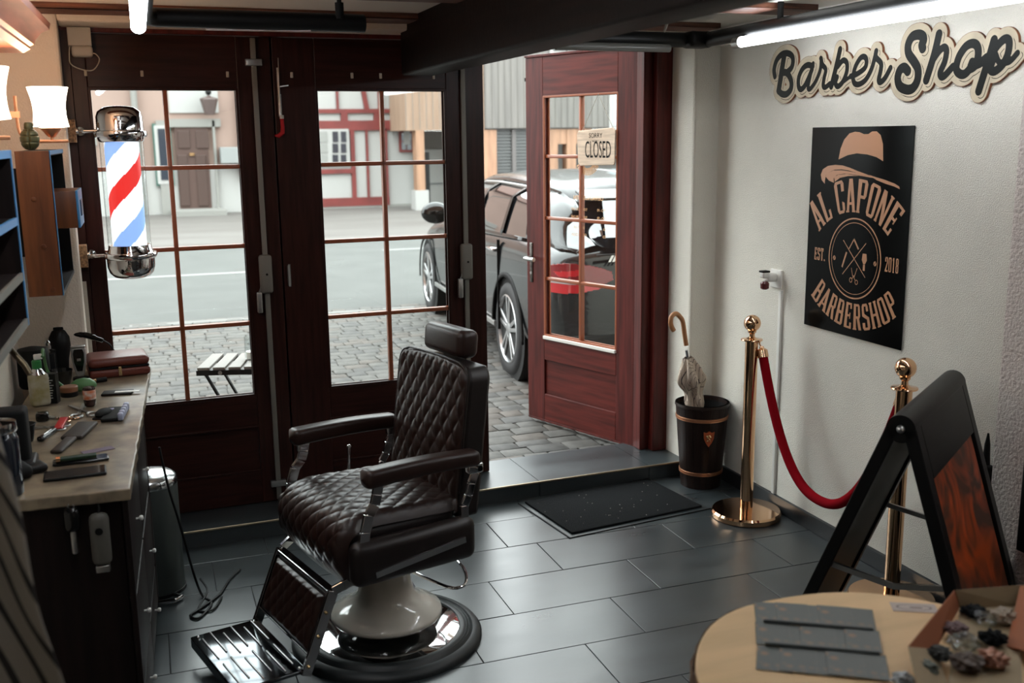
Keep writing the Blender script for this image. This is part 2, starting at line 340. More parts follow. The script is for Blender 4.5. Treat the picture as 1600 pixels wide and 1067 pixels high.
# CLOSED sign hanging on its cord inside the door glass
s_ = empty('closed_sign', hin, ang, 'pale wooden CLOSED sign hanging on a cord in the open entrance door', 'sign')
bw = mat('driftwood', (.78, .62, .48), .7, color2=(.58, .45, .34), vscale=7, vstretch=(1, 9, 9), bump=.3)
mb = MB(); pl = [(.172, 1.575), (.18, 1.565), (.43, 1.558), (.446, 1.572), (.455, 1.72), (.445, 1.742), (.19, 1.757), (.168, 1.742)]
mb.prism(pl, .026, .034, lambda u, v, t: (u, t, v)); mb.build('board', bw, s_, None, bevel=.003)
mb = MB(); textmb(mb, 'CLOSED', .125, lambda u, v, t: (.295-u*1.0, .0350, 1.602+v), stretch=.42); textmb(mb, 'SORRY', .036, lambda u, v, t: (.312-u, .0350, 1.705+v), stretch=.9); textmb(mb, "we're", .02, lambda u, v, t: (.318-u, .0350, 1.683+v), stretch=.9)
mb.build('lettering', 'blackmatte', s_, None, fix=False)
MB().tube([(.42, .03, 1.735), (.298, .0285, 1.93), (.185, .03, 1.748)], .0016, 6).build('cord', 'offwhite', s_)
# ================================================================== lamps
def lamp_fixture():
    led = mat('led_tube_lit', (1, 1, 1), .3, emit=(.90, .95, 1.0), estr=18)
    e = empty('ceiling_tube_lamp', (0, 0, 0), 0, 'black tubular ceiling rail lamp with a lit white tube along the right wall', 'lamp')
    z = 2.125
    MB().tube([(1.20, 4.14, z), (2.36, 4.19, z), (2.40, 4.17, z), (2.395, 4.08, z), (2.30, .6, z)], .032, 16).build('rail', 'black', e)
    MB().rbox(2.30, 2.42, 4.12, 4.22, 2.09, 2.16, .02).build('corner_joint', 'black', e)
    MB().cyl((2.345, 3.78, 2.083), (2.275, .8, 2.083), .021).build('lit_tube', led, e)
    MB().cyl((2.346, 3.83, 2.083), (2.345, 3.78, 2.083), .0225).build('tube_cap', 'steel', e)
    MB().cyl((1.66, 4.10, 2.083), (2.20, 4.125, 2.083), .017).build('unlit_tube', mat('grey_tube', (.16, .16, .15), .3), e)
    for p in ((2.37, 3.55), (2.33, 2.2), (1.45, 4.15)):
        MB().cyl((p[0], p[1], z), (p[0], p[1], 2.215), .012).build('hanger', 'blackmatte', e)
    MB().tube([(2.20, 4.18, 2.15), (2.20, 4.14, 2.20), (2.17, 4.05, 2.215), (2.05, 3.9, 2.213)], .006).build('cable', 'offwhite', e)
    e2 = empty('ceiling_tube_lamp', (0, 0, 0), 0, 'black tubular ceiling rail lamp at top left with a lit tube pointing at the viewer', 'lamp')
    MB().tube([(.04, 1.0, 2.115), (.045, 3.60, 2.115), (.055, 3.66, 2.115), (.09, 3.70, 2.115), tuple(at(569, 37, Z=2.115))], .031, 16).build('rail', 'black', e2)
    MB().cyl((.031, 3.50, 2.068), (.028, 1.0, 2.068), .022).build('lit_tube', led, e2)
    MB().cyl((.031, 3.54, 2.068), (.031, 3.50, 2.068), .025).build('tube_cap', 'chrome', e2)
    a_ = at(322, 43, Z=2.09); b_ = at(485, 46, Z=2.09); MB().bar(a_, b_, .022, .016).build('unlit_tube', mat('lilac_tube', (.55, .48, .48), .4), e2)
    h_ = at(531, 30, Z=z); MB().cyl((h_.x, h_.y, z), (h_.x, h_.y, 2.18), .015).cyl((h_.x, h_.y, 2.16), (h_.x, h_.y, 2.215), .008).build('hanger', 'blackmatte', e2)
lamp_fixture()
# wall sconces with lit glass shades above the shelves
shade_m = mat('lit_opal_glass', (1, .95, .88), .4, emit=(1.0, .86, .68), estr=5.5)
def sconce(c, s, lab):
    e = empty('wall_sconce', c, 0, lab, 'lamp', 'sconces on the left wall')
    R = [.057, .053, .0505, .050, .052, .056, .062, .0635]; Z = [0, .018, .038, .06, .08, .10, .122, .128]
    pr = [(r*s, z*s) for r, z in zip(R, Z)]
    pr = [(.02*s, -.004*s)] + pr + [(r*s-.003, z*s) for r, z in list(zip(R, Z))[::-1]] + [(.015*s, .004*s)]
    MB().lathe(pr, 32, cap=False).build('lamp_shade', shade_m, e, 60)
    MB().lathe([(.006*s, -.034*s), (.012*s, -.032*s), (.028*s, -.012*s), (.034*s, -.004*s), (.02*s, -.002*s)], 20).build('shade_holder', 'copper', e)
    MB().rbox(-.04*s, .05*s, -.006, .006, -.052*s, -.042*s, .002).cyl((0, 0, -.045*s), (0, 0, -.03*s), .005).build('cross_bar', 'copper', e)
    MB().tube(catmull([(-.04*s, 0, -.047*s), (-.07*s, 0, -.045*s), (-.095*s, 0, -.02*s), (-.10*s, 0, .03*s), (-.10*s, 0, .10*s)], 5), .005, 8).build('arm', 'copper', e)
    MB().box(-.50-c[0], -.09*s, -.008, .008, .03*s, .05*s).build('wall_mount', 'copper', e)
    l = bpy.data.lights.new('sconce_bulb', 'POINT'); l.energy = 1.9; l.color = (1, .46, .20); l.shadow_soft_size = .04
    o = bpy.data.objects.new('bulb', l); COL.objects.link(o); o.parent = e; o.location = (0, 0, .18*s)
    return e
sconce((-.265, 3.80, 1.768), 1.0, 'small lit glass wall lamp nearest the window, above the wooden shelf unit')
sconce((-.395, 3.30, 1.785), 1.12, 'lit glass wall lamp cut off by the left edge of the picture')
# ================================================================== barber chair
CA = math.radians(14.9)
ch = empty('barber_chair', (.75, 3.35, 0), CA, 'brown quilted leather barber chair with chrome footrest and round white base', 'chair')
bx, bl = -.062, -.022
# base plate: rubber ring with polished steel disc
MB().lathe([(.331, 0), (.331, .012), (.322, .024), (.300, .030), (.297, .026), (.290, .034), (.286, .030), (.280, .036), (.275, .032), (.268, .038), (.256, .038), (.254, .030), (.01, .030)], 72, (bx, bl, 0)).build('base_ring', 'rubber', ch, 50)
MB().lathe([(.01, .030), (.254, .034), (.25, .0365), (.12, .048), (.01, .05)], 64, (bx, bl, 0)).build('base_plate', 'chrome', ch, 50)
MB().lathe([(.06, .04), (.06, .075), (.185, .084), (.194, .095), (.190, .108), (.150, .128), (.115, .148), (.098, .175), (.088, .22), (.080, .30), (.078, .42), (.06, .425)], 56, (bx, bl, 0)).build('pedestal', 'enamel', ch, 60)
MB().box(-.13+bx, .13+bx, -.13+bl, .13+bl, .35, .40).box(-.20, .05, -.06, .06, .30, .36).build('seat_carrier', 'blackmatte', ch, None, bevel=.01)
def quilt(u, v, du, dv, h):
    a = (u/du+v/dv)*.5; b = (u/du-v/dv)*.5
    f = abs(math.sin(PI*a))*abs(math.sin(PI*b))
    return h*(f**.42)
# seat cushion: profile in (b,z) from back to front and under, quilting follows
prof = catmull([(.115, 0, .49), (.112, 0, .525), (.08, 0, .538), (-.08, 0, .545), (-.22, 0, .55), (-.285, 0, .535), (-.325, 0, .50), (-.338, 0, .45), (-.325, 0, .39), (-.295, 0, .335), (-.26, 0, .318)], 14)
_c = prof; _L = [0]
for a, b in zip(_c, _c[1:]): _L.append(_L[-1]+(b-a).length)
def _samp(t):
    d = t*_L[-1]
    for i in range(len(_c)-1):
        if _L[i+1] >= d: return _c[i].lerp(_c[i+1], (d-_L[i])/(_L[i+1]-_L[i]+1e-9))
    return _c[-1]
prof = [_samp(i/219) for i in range(220)]
arc = [0]
for a, b in zip(prof, prof[1:]): arc.append(arc[-1]+(b-a).length)
def seatfn(u, v):
    s = v*(len(prof)-1); i = min(int(s), len(prof)-2); t = s-i
    p = prof[i].lerp(prof[i+1], t); tn = (prof[i+1]-prof[i]).normalized(); nrm = Vector((tn.z, 0, -tn.x)) * -1
    if nrm.z < 0 and v < .5: nrm = -nrm
    nrm = Vector((-abs(tn.z) if v > .3 else abs(tn.z), 0, abs(tn.x) if v < .8 else -abs(tn.x)*.5))
    if nrm.length > 0: nrm.normalize()
    l = (u-.5)*2; w = .252
    edge = max(0, (abs(l)-.86)/.14); drop = .035*edge**2
    q = quilt(l*w, arc[i]+t*(arc[i+1]-arc[i]), .030, .038, .0055)*(1-edge)*max(0, min(1, (.93-v)/.12))
    return tuple(p + nrm*(q-drop+.012*math.cos(l*PI/2)) + Vector((0, l*w, 0)))
mb = MB().grid(170, len(prof), lambda u, v: seatfn(u, v)); seat = mb.build('seat', 'leather', ch, 80, fix=False)
MB().rbox(-.29, .10, -.24, .24, .33, .515, .03).build('seat_box', 'blackleather', ch)
for s in (-1, 1):
    MB().rbox(-.315, .135, s*.285-.035, s*.285+.035, .345, .492, .034, 5).build('side_panel', 'blackleather', ch)
    mb = MB(); mb.X = None; a = Vector((-.245, s*.3215, .385)); b = Vector((.085, s*.3215, .424)); mb.bar(a, b, .004, .020); mb.build('side_trim', 'chrome', ch, None)
# seat skirt piece between seat and side panel
# backrest
def backpt(l, z, d=0):  # front surface b as function of z, d = depth to the rear
    b = .128+(z-.66)*.13
    return Vector((b+d, l, z))
def outline(z):  # half width by height with rounded top
    t = max(0, (z-.915)/.055); return .235*(1-.0*t) - .05*(1-math.sqrt(max(0, 1-t*t)))
def backfront(u, v):
    z = .52+v*.45; w = outline(z)-.004; l = (u-.5)*2*w
    e = min(1, min((1-abs(u-.5)*2)*w/.02, (1-v)*.45/.02)); e = max(0, e)
    zz = z + (.012*(1-(abs(u-.5)*2)**2)) * v
    q = quilt(l, zz, .030, .047, .009)*min(1, e)
    bul = .016*math.cos((u-.5)*PI)*math.sin(min(1, v*1.02+.2)*PI*.98)
    return tuple(backpt(l, zz, -q-bul*e-.006*(e > 0)))
MB().grid(110, 130, backfront).build('backrest', 'leather', ch, 80, fix=False)
mb = MB(); N_ = 30
ring = []
mbk = MB()
pts = []
zs = [.46+.02*i for i in range(22)]+[.90, .92, .93, .94, .95, .957, .963, .967]
zs = sorted(set(zs))
L_ = [(-outline(z), z) for z in zs]; poly = L_ + [(-x, z) for x, z in L_[::-1]]
mbk.prism(poly, 0, 1, lambda u, v, t: tuple(backpt(u, v, .004+t*.085)))
mbk.build('back_shell', 'blackleather', ch, 40, bevel=.012)
tp = []
for z in [.55, .65, .75, .85, .9, .92, .94, .955, .965]: tp.append(backpt(-outline(z), z+.002, -.001))
tp2 = [backpt(l*.19, .978+.006*(1-l*l), -.001) for l in (-.9, -.45, 0, .45, .9)]
tp3 = [Vector((p.x, -p.y, p.z)) for p in tp[::-1]]
MB().tube(tp+tp2+tp3, .0045, 8).build('piping', 'blackleather', ch)
# headrest
mb = MB(); mb.X = Matrix.Translation((.235, 0, 1.028)) @ Matrix.Rotation(.10, 4, 'Y'); mb.rbox(-.038, .045, -.128, .128, -.052, .046, .026, 5); mb.build('headrest', 'leather', ch, 60)
for q in (-.05, .05): MB().cyl((.24, q, .93), (.245, q, .99), .007).build('headrest_post', 'chrome', ch)
# arms
for s in (-1, 1):
    def armfn(u, v, s=s):
        b = -.262+u*.425; a = 2*PI*v
        k = min(1, (min(u, 1-u)/.05)) ; k = math.sqrt(max(0.0, 1-(1-k)**2)); w = .036*k+.0001; h = (.030-.004*u)*k+.0001
        cz = .688+.012*math.sin(u*PI)*.6-.004*u
        ca, sa = math.cos(a), math.sin(a); ex = .55
        y = w*math.copysign(abs(ca)**ex, ca); z = h*math.copysign(abs(sa)**ex, sa)
        return (b, s*.283+y, cz+z)
    MB().grid(40, 29, armfn).build('armrest', 'leather' if s > 0 else 'leather', ch, 60)
    f = MB(); P = [(-.205, .283, .668), (-.212, .283, .632), (-.222, .285, .60), (-.245, .288, .572), (-.262, .29, .52), (-.268, .29, .47)]
    P = [(p[0], s*p[1], p[2]) for p in P]
    for a, b in zip(P, P[1:]): f.bar(a, b, .012, .034, up=(1, 0, 0))
    f.build('arm_support', 'chrome', ch, None, bevel=.002)
    g = MB(); P = [(.145, .283, .670), (.148, .288, .635), (.130, .29, .60), (.118, .29, .56), (.10, .292, .53), (.098, .292, .46)]
    P = [(p[0], s*p[1], p[2]) for p in P]
    for a, b in zip(P, P[1:]): g.bar(a, b, .012, .028, up=(1, 0, 0))
    g.build('arm_support', 'chrome', ch, None, bevel=.002)
    MB().rbox(.12, .175, s*.283-.014, s*.283+.014, .632, .664, .004).cyl((.155, s*.262, .65), (.155, s*.308, .65), .010).build('arm_hinge', 'chrome', ch)
MB().tube([(-.05, .33, .40), (-.02, .325, .52), (-.018, .32, .60)], .006).sph((-.018, .32, .603), .008, 12).build('recline_lever', 'chrome', ch)
# foot pump loop
MB().tube(catmull([(.03, .02, .22), (.085, -.13, .20), (.115, -.185, .195), (.16, -.185, .195), (.205, -.12, .20), (.235, -.02, .205), (.225, .045, .21), (.19, .07, .215), (.15, .06, .22)], 6), .006, 10).build('pump_lever', 'chrome', ch)
# leg rest and foot plate
T0 = Vector((-.345, 0, .315)); T1 = Vector((-.445, 0, .075)); ddir = (T1-T0).normalized(); nn = Vector((-ddir.z, 0, ddir.x)); nn = nn if nn.x < 0 else -nn
def lr(s, l, n): p = T0.lerp(T1, s) + nn*n; return (p.x, l, p.z)
for s in (-1, 1):
    fr = MB()
    fr.bar(lr(-.02, s*.212, 0), lr(1.05, s*.212, 0), .014, .034, up=(0, 1, 0) if False else (1, 0, .2))
    fr.bar((-.27, s*.235, .352), lr(-.02, s*.212, 0), .014, .030, up=(0, 0, 1))
    fr.build('leg_frame', 'chrome', ch, None, bevel=.002)
    for q in (.25, .55, .93): MB().sph(lr(q, s*.221, .004), .006, 10).build('rivet', 'brass', ch)
MB().bar(lr(.0, -.212, 0), lr(.0, .212, 0), .030, .012, up=(0, 0, 1)).bar(lr(.80, -.212, 0), lr(.80, .212, 0), .018, .012).build('cross_rail', 'chrome', ch, None, bevel=.002)
def calf(u, v):
    l = (u-.5)*.39; s = .08+v*.70; e = max(0, min(1, min((1-abs(u-.5)*2)*.195/.02, min(v, 1-v)*.18/.014)))
    return lr(s, l, .010+.010*e+quilt(l, v*.18, .028, .040, .006)*e)
MB().grid(70, 50, calf).build('calf_pad', 'leather', ch, 80, fix=False)
MB().add([lr(.08, -.195, .012), lr(.08, .195, .012), lr(.78, .195, .012), lr(.78, -.195, .012), lr(.08, -.195, -.006), lr(.08, .195, -.006), lr(.78, .195, -.006), lr(.78, -.195, -.006)],
  [(0, 1, 2, 3), (4, 5, 6, 7), (0, 1, 5, 4), (1, 2, 6, 5), (2, 3, 7, 6), (3, 0, 4, 7)]).build('calf_board', 'blackleather', ch, None)
MB().rbox(-.675, -.440, -.205, .225, .066, .080, .005).box(-.675, -.668, -.20, .22, .045, .07).build('foot_plate', mat('dark_chrome', (.14, .15, .16), .10, 1), ch)
fp = MB(); k = 0
for i in range(6):
    for j in range(2 if i % 2 else 2):
        x = -.65+i*.036; y0_ = -.185+(j*.205)+(.03 if i % 2 else 0); fp.rbox(x, x+.006, y0_, y0_+.165, .0795, .0845, .0025, 2)
fp.build('foot_plate_rib', 'steel', ch)
for p in ((-.655, .205), (-.46, .205), (-.655, -.19), (-.46, -.19)): MB().sph((p[0], p[1], .081), .006, 10).build('rivet', 'chrome', ch)
# ================================================================== barber pole on the door frame
pc_ = fw(.105, 4.50); e = empty('barber_pole', (pc_.x, pc_.y, 1.165), FR, 'lit glass barber pole with red, white and blue stripes mounted on the left door frame', 'barber pole')
def capprof(z0, sgn):
    P_ = [(.001, 0), (.045, .001), (.070, .008), (.086, .026), (.093, .050), (.094, .082), (.102, .088), (.105, .098), (.101, .106), (.090, .108), (.085, .122), (.082, .138), (.03, .140)]
    return [(r, z0+sgn*z) for r, z in P_]
MB().lathe(capprof(0, 1), 56).build('bottom_cap', 'chrome', e, 50)
MB().lathe([(.001, .0)]+[(r, -z) for r, z in [(.040, -.001), (.062, -.006), (.082, -.022), (.089, -.042), (.090, -.096+.0), (.101, -.100), (.1035, -.112), (.100, -.122), (.090, -.124), (.086, -.138), (.080, -.142), (.03, -.143)]], 56).build('top_cap', 'chrome', e, 50)
tc_ = [o for o in e.children if o.name.startswith('top_cap')][0]; tc_.location = (0, 0, .692); tc_.scale = (1, 1, -1)
# striped lit drum: helical strips as faces in three colours
cols = [mat('lit_white', (.85, .87, .88), .4, emit=(.86, .93, 1.0), estr=1.05), mat('lit_red', (.75, .03, .03), .4, emit=(.85, .035, .03), estr=.75), mat('lit_blue', (.25, .45, .85), .4, emit=(.30, .50, .95), estr=.85)]
mb = MB(); ns, nz = 96, 90; Rz0, Rz1 = .138, .552
for i in range(ns):
    for j in range(nz):
        a0, a1 = 2*PI*i/ns, 2*PI*(i+1)/ns; z0, z1 = Rz0+(Rz1-Rz0)*j/nz, Rz0+(Rz1-Rz0)*(j+1)/nz
        ph = 0; zz = lambda z, a: z-(a/(2*PI))*.40
        # twist the mesh so that the strips run along its edges
        s0 = .40*i/ns; s1 = .40*(i+1)/ns
        f = ((z0+z1)/2-Rz0)
        mb.m = 0
        t = ((f - .40*((i+.5)/ns) + .103) / .40) % 1.0
        # colour bands: blue .22 white .28 red .22 white .28
        mb.m = 1 if t < .22 else (0 if t < .5 else (2 if t < .72 else 0))
        mb.add([(.066*math.cos(a0), .066*math.sin(a0), z0), (.066*math.cos(a1), .066*math.sin(a1), z0), (.066*math.cos(a1), .066*math.sin(a1), z1), (.066*math.cos(a0), .066*math.sin(a0), z1)], [(0, 1, 2, 3)])
mb.build('striped_drum', cols, e, 60, fix=False)
MB().lathe([(.084, .132), (.084, .558)], 48, cap=False).build('glass_cylinder', 'clear', e, 60)
for z in (.098, .594):
    MB().tube([(-.09, 0, z), (-.135, 0, z), (-.15, .02, z), (-.15, .10, z)], .0075, 10).lathe([(.018, .092), (.018, .098), (.008, .103)], 16, (-.15, 0, z), axis='y').build('bracket', 'chrome', e)
    MB().lathe([(.018, 0), (.018, .008), (.006, .010)], 20, (-.165, .05, z), axis='x').cyl((-.165, .05, z), (-.15, .05, z), .008).build('bracket_flange', 'chrome', e)
for q in (.55, .05): MB().rbox(-.203, -.165, .03, .10, q, q+.09, .003).build('mounting_block', mat('chipboard', (.28, .16, .08), .8, var=.5, vscale=120), e)
# red stocking ornament on the door bolt, white sensor box
p = fw(.765, 4.60); e = empty('stocking_ornament', (p.x, p.y, 1.90), FR, 'tiny red knitted stocking hanging on a thread between the glazed doors', 'ornament')
redk = mat('red_knit', (.45, .015, .02), .9, bump=1, bscale=300)
MB().tube([(0, 0, -.095), (.002, 0, -.13), (0, 0, -.155), (-.018, 0, -.168), (-.034, 0, -.166)], [.008, .008, .010, .009, .004], 12).build('stocking', redk, e)
MB().tube([(0, 0, -.080), (0, 0, -.095)], .0095, 12).build('cuff', 'offwhite', e); MB().tube([(0, 0, -.075), (-.004, .004, 0), (0, .01, .16)], .0016, 6).build('thread', 'offwhite', e)
p = fw(.762, 4.622); e = tag(empty('door_bolt', (p.x, p.y, 1.9), FR), 'narrow white surface bolt at the top of the middle door', 'bolt')
MB().rbox(-.005, .005, -.006, .004, -.03, .12, .002).build('bolt_plate', 'offwhite', e); MB().cyl((0, -.009, -.05), (0, -.009, .10), .0035).build('bolt_bar', 'steel', e); MB().bar((0, -.012, .04), (.04, -.02, .045), .005).build('bolt_handle', 'steel', e)
p = fw(-.005, 4.60); e = empty('sensor_box', (p.x, p.y, 2.07), FR, 'off-white two-part box with a cable loop at the top left corner of the door frame', 'box')
MB().rbox(-.055, .032, -.05, .03, .02, .092, .004).build('upper_box', 'offwhite', e); MB().rbox(-.045, .034, -.055, .01, -.022, .022, .012).build('lower_box', 'offwhite', e)
MB().tube(catmull([(-.05, -.05, .015), (-.054, -.055, -.02), (-.05, -.055, -.052), (-.01, -.055, -.072), (.03, -.055, -.072), (.055, -.055, -.035), (.045, -.05, -.012), (.032, -.045, -.008)], 6), .0022, 8).build('cable', 'offwhite', e)
# ================================================================== things along the right wall
def stanchion(c, lab):
    e = empty('rope_stanchion', c, 0, lab, 'stanchion', 'rope stanchions at the right wall')
    MB().lathe([(.152, 0), (.157, .004), (.158, .024), (.151, .033), (.05, .037), (.029, .039)], 64).build('base', 'gold', e, 40)
    MB().lathe([(.0285, .035), (.0285, .815)], 32).build('pole', 'gold', e, 60)
    MB().lathe([(.02, .812), (.029, .816), (.046, .819), (.048, .822), (.046, .826), (.022, .829), (.013, .836), (.012, .85), (.019, .856), (.019, .862), (.010, .868)], 32).build('collar', 'gold', e, 40)
    MB().sph((0, 0, .896), .0375, 32).build('ball_finial', 'gold', e, 80)
    return e
S1 = Vector((2.497, 3.868, 0)); S2 = Vector((2.505, 2.895, 0))
stanchion(S1, 'polished rose gold stanchion beside the dark umbrella bucket')
stanchion(S2, 'polished rose gold stanchion behind the folding pavement sign')
e = empty('velvet_rope', (2.50, 3.4, 0), 0, 'dark red velvet rope hanging between the two stanchions', 'rope')
a = S1+Vector((.035, -.035, .765)); b = S2+Vector((.02, .035, .765)); rp_ = []
for i in range(41):
    t = i/40; x = (t-.5)*2; rp_.append(a.lerp(b, t)+Vector((0, 0, -.53*(1-abs(x)**2.3)))-Vector((2.50, 3.4, 0)))
MB().tube(rp_, .0205, 16).build('rope', 'velvet', e, 60)
for P, q in ((rp_[0], rp_[1]), (rp_[-1], rp_[-2])):
    d = (q-P).normalized(); up = P+Vector((-.012, .008 if P.y > 0 else -.008, .052))
    MB().tube([P-d*.022, P-d*.012, P+d*.02, P+d*.022], [.012, .024, .024, .020], 18).tube([P-d*.02, P-d*.03], .010).build('end_cap', 'gold', e)
    MB().tube(catmull([P-d*.028, up+Vector((0, 0, -.012)), up, up+Vector((-.012, 0, -.006))], 4), .0035, 8).build('snap_hook', 'gold', e)
# bucket with umbrella
BC = Vector((2.527, 4.335, 0))
e = empty('umbrella_bucket', BC, 0, 'tall dark wooden bucket with two copper hoops standing in the corner by the door', 'bucket')
R0, R1, BH = .098, .131, .425
def br(z): return R0+(R1-R0)*z/BH
st = MB(); n = 18
for k in range(n):
    a0 = 2*PI*(k+.02)/n; a1 = 2*PI*(k+.98)/n; vs = []
    for z in (0, BH):
        for rr in (br(z)-.012, br(z)):
            for j in range(4): aa = a0+(a1-a0)*j/3; vs.append((rr*math.cos(aa), rr*math.sin(aa), z))
    fs = []
    for j in range(3): fs += [(4+j, 5+j, 13+j, 12+j), (j, j+1, 9+j, 8+j), (8+j, 9+j, 13+j, 12+j), (j, j+1, 5+j, 4+j)]
    fs += [(0, 4, 12, 8), (3, 7, 15, 11)]; st.add(vs, fs)
st.build('staves', 'barrel', e, None)
MB().lathe([(.001, .0), (.088, .0), (.09, .012), (.001, .014)], 32).build('bucket_floor', 'barrel', e)
MB().lathe([(br(.05)-.013, .02), (br(BH)-.014, BH-.02), (br(BH)-.0115, BH-.02), (br(.05)-.0105, .02)], 40, cap=False).build('liner', 'blackmatte', e)
for z in (.078, .355):
    for dz in (-.0045, .0045): MB().lathe([(br(z+dz)-.001, z+dz-.005), (br(z+dz)+.004, z+dz-.003), (br(z+dz)+.004, z+dz+.003), (br(z+dz)-.001, z+dz+.005)], 48, cap=False).build('hoop', 'copper', e)
MB().lathe([(br(BH)+.001, BH-.015), (br(BH)+.003, BH-.012), (br(BH)+.001, BH), (br(BH)-.012, BH), (br(BH)-.013, BH-.01)], 48, cap=False).build('rim', 'barrel', e)
cr_a = math.atan2(-BC.y-0, -BC.x)+.30
def onb(u, v, t):
    z = .268+v; r = br(z)+.001+t; a = cr_a-u/.12; return (r*math.cos(a), r*math.sin(a), z)
sh = [(-.026, .034), (-.012, .030), (0, .040), (.012, .030), (.026, .034), (.024, .0), (.014, -.022), (0, -.042), (-.014, -.022), (-.024, .0)]
cm = MB(); cm.prism(sh, 0, .004, onb); badge = cm.build('crest', mat('orange_crest', (.42, .09, .03), .4, .3), e, None)
cm = MB()
for k in range(9):
    u, v = rng.uniform(-.011, .011), rng.uniform(-.016, .018); cm.sph(onb(u, v, .005), rng.uniform(.003, .0055), 8)
cm.build('crest_relief', 'brass', badge)
# umbrella
e = empty('umbrella', BC+Vector((.030, .0, .03)), 0, 'folded beige checked umbrella with a curved wooden handle standing in the bucket', 'umbrella')
ax = Vector((-.20, -.03, 1)).normalized()
um = mat('checked_cloth', (.40, .31, .24), .8, color2=(.24, .19, .15), vscale=30, detail=2)
nt = um.node_tree; wv = nt.nodes.new('ShaderNodeTexBrick'); wv.inputs['Color1'].default_value = (.58, .47, .37, 1); wv.inputs['Color2'].default_value = (.50, .40, .31, 1); wv.inputs['Mortar'].default_value = (.07, .05, .05, 1)
wv.inputs['Scale'].default_value = 30; wv.inputs['Mortar Size'].default_value = .018; wv.offset = 0; nt.links.new(nt.nodes['Texture Coordinate'].outputs['Object'], wv.inputs['Vector']); nt.links.new(wv.outputs[0], nt.nodes['Principled BSDF'].inputs['Base Color'])
px_ = ax.cross(Vector((0, 1, 0))).normalized(); py_ = ax.cross(px_)
def umf(u, v):
    s = .02+v*.62; r = .016+.014*min(1, v*3)+.030*math.exp(-((v-.83)/.10)**2)+.012*math.exp(-((v-.62)/.06)**2)-.010*max(0, (v-.93)/.07)
    r = max(r, .008); a = 2*PI*u; r *= 1+.22*math.sin(5*a+v*9)+.10*math.sin(9*a-v*14)
    return tuple(ax*s + px_*r*math.cos(a) + py_*r*math.sin(a))
MB().grid(48, 60, umf, closed_u=True).build('canopy', um, e, 60)
MB().tube([ax*.455, ax*.472], .034).build('strap', um, e)
MB().cyl(ax*.62, ax*.68, .009).build('ferrule', 'chrome', e)
dh = ax*.115
hp = [ax*.60, ax*.66, ax*.72, ax*.745+Vector((-.012, -.004, 0)), ax*.765+Vector((-.035, -.012, 0)), ax*.755+Vector((-.066, -.022, 0)), ax*.725+Vector((-.078, -.026, 0)), ax*.70+Vector((-.074, -.024, 0)), ax*.685+Vector((-.066, -.022, 0))]
MB().tube(catmull([p+dh*.9 for p in hp], 5), .0115, 14).build('handle', mat('light_cane', (.45, .20, .08), .4), e, 60)
# door mat in its recess frame
e = empty('door_mat', (1.985, 4.21, 0), math.radians(7.2), 'black textile doormat with metal surround in front of the open door', 'mat')
MB().box(-.375, .375, -.25, .25, .0008, .0022).build('recess_frame', 'tile', e, None)
mb = MB(); mb.box(-.383, .383, -.258, -.254, .0, .004); mb.box(-.383, -.379, -.258, .235, .0, .004); mb.build('frame_gap', 'blackmatte', e, None)
mb = MB(); mb.rbox(-.352, .352, -.225, .225, .001, .012, .004); mb.build('pile', 'matcarpet', e)
mb = MB()
for k in range(34): x, y = rng.uniform(-.34, .34), rng.uniform(-.21, .21); s = rng.uniform(.0006, .0014); mb.box(x-s, x+s*1.6, y-s, y+s, .012, .013)
tag(mb.build('lint', 'offwhite', e, None), kind='stuff')
# ------------------------------------------------------------ poster
e = empty('poster', (2.665, 3.722, .905), 0, 'black poster with orange hat, arched lettering and round barber emblem on the white wall', 'poster')
def P(u, v, t=0): return (-.003-t, -u, v)
MB().box(-.003, .0, -.612, 0, 0, .834).build('poster_board', mat('glossy_black_print', (.003, .003, .003), .15, spec=.06), e, None)
cream = mat('orange_print', (.55, .255, .125), .3)
hat = [[(0.1833,0.7058),(0.1932,0.7487),(0.2131,0.7842),(0.2449,0.8087),(0.2776,0.8147),(0.3051,0.8124),(0.3327,0.8047),(0.3592,0.8052),(0.3795,0.8146),(0.4055,0.8151),(0.4299,0.8008),(0.4456,0.7673),(0.4526,0.7035),(0.4138,0.7181),(0.3605,0.7276),(0.2954,0.7314),(0.2406,0.7237)],
[(0.1003,0.6056),(0.0793,0.6196),(0.0716,0.6414),(0.0832,0.6638),(0.1169,0.6785),(0.1636,0.6839),(0.2099,0.6827),(0.2557,0.6746),(0.3066,0.6625),(0.367,0.6504),(0.405,0.6385),(0.3567,0.6452),(0.3017,0.6547),(0.2567,0.6629),(0.2054,0.6669),(0.1593,0.664),(0.1247,0.654),(0.105,0.6388),(0.1004,0.6203)],
[(0.1605,0.6115),(0.1274,0.6194),(0.1041,0.6351),(0.1189,0.652),(0.1537,0.6613),(0.2057,0.6634),(0.2626,0.6596),(0.3238,0.6518),(0.3944,0.6392),(0.3353,0.6442),(0.2802,0.6484),(0.2238,0.6503),(0.1783,0.6447),(0.1573,0.6295)],
[(0.166,0.6161),(0.1606,0.6333),(0.1841,0.6448),(0.2353,0.6489),(0.3135,0.6442),(0.2472,0.6414),(0.1966,0.6326)],
[(0.3723,0.6505),(0.4204,0.6417),(0.4725,0.6333),(0.5237,0.6218),(0.5492,0.6128),(0.5535,0.603),(0.5247,0.6111),(0.4737,0.6199),(0.4213,0.6315)]]
mb = MB()
for h in hat: mb.prism(h, 0, .0008, P)
mb.build('hat_print', cream, e, None)
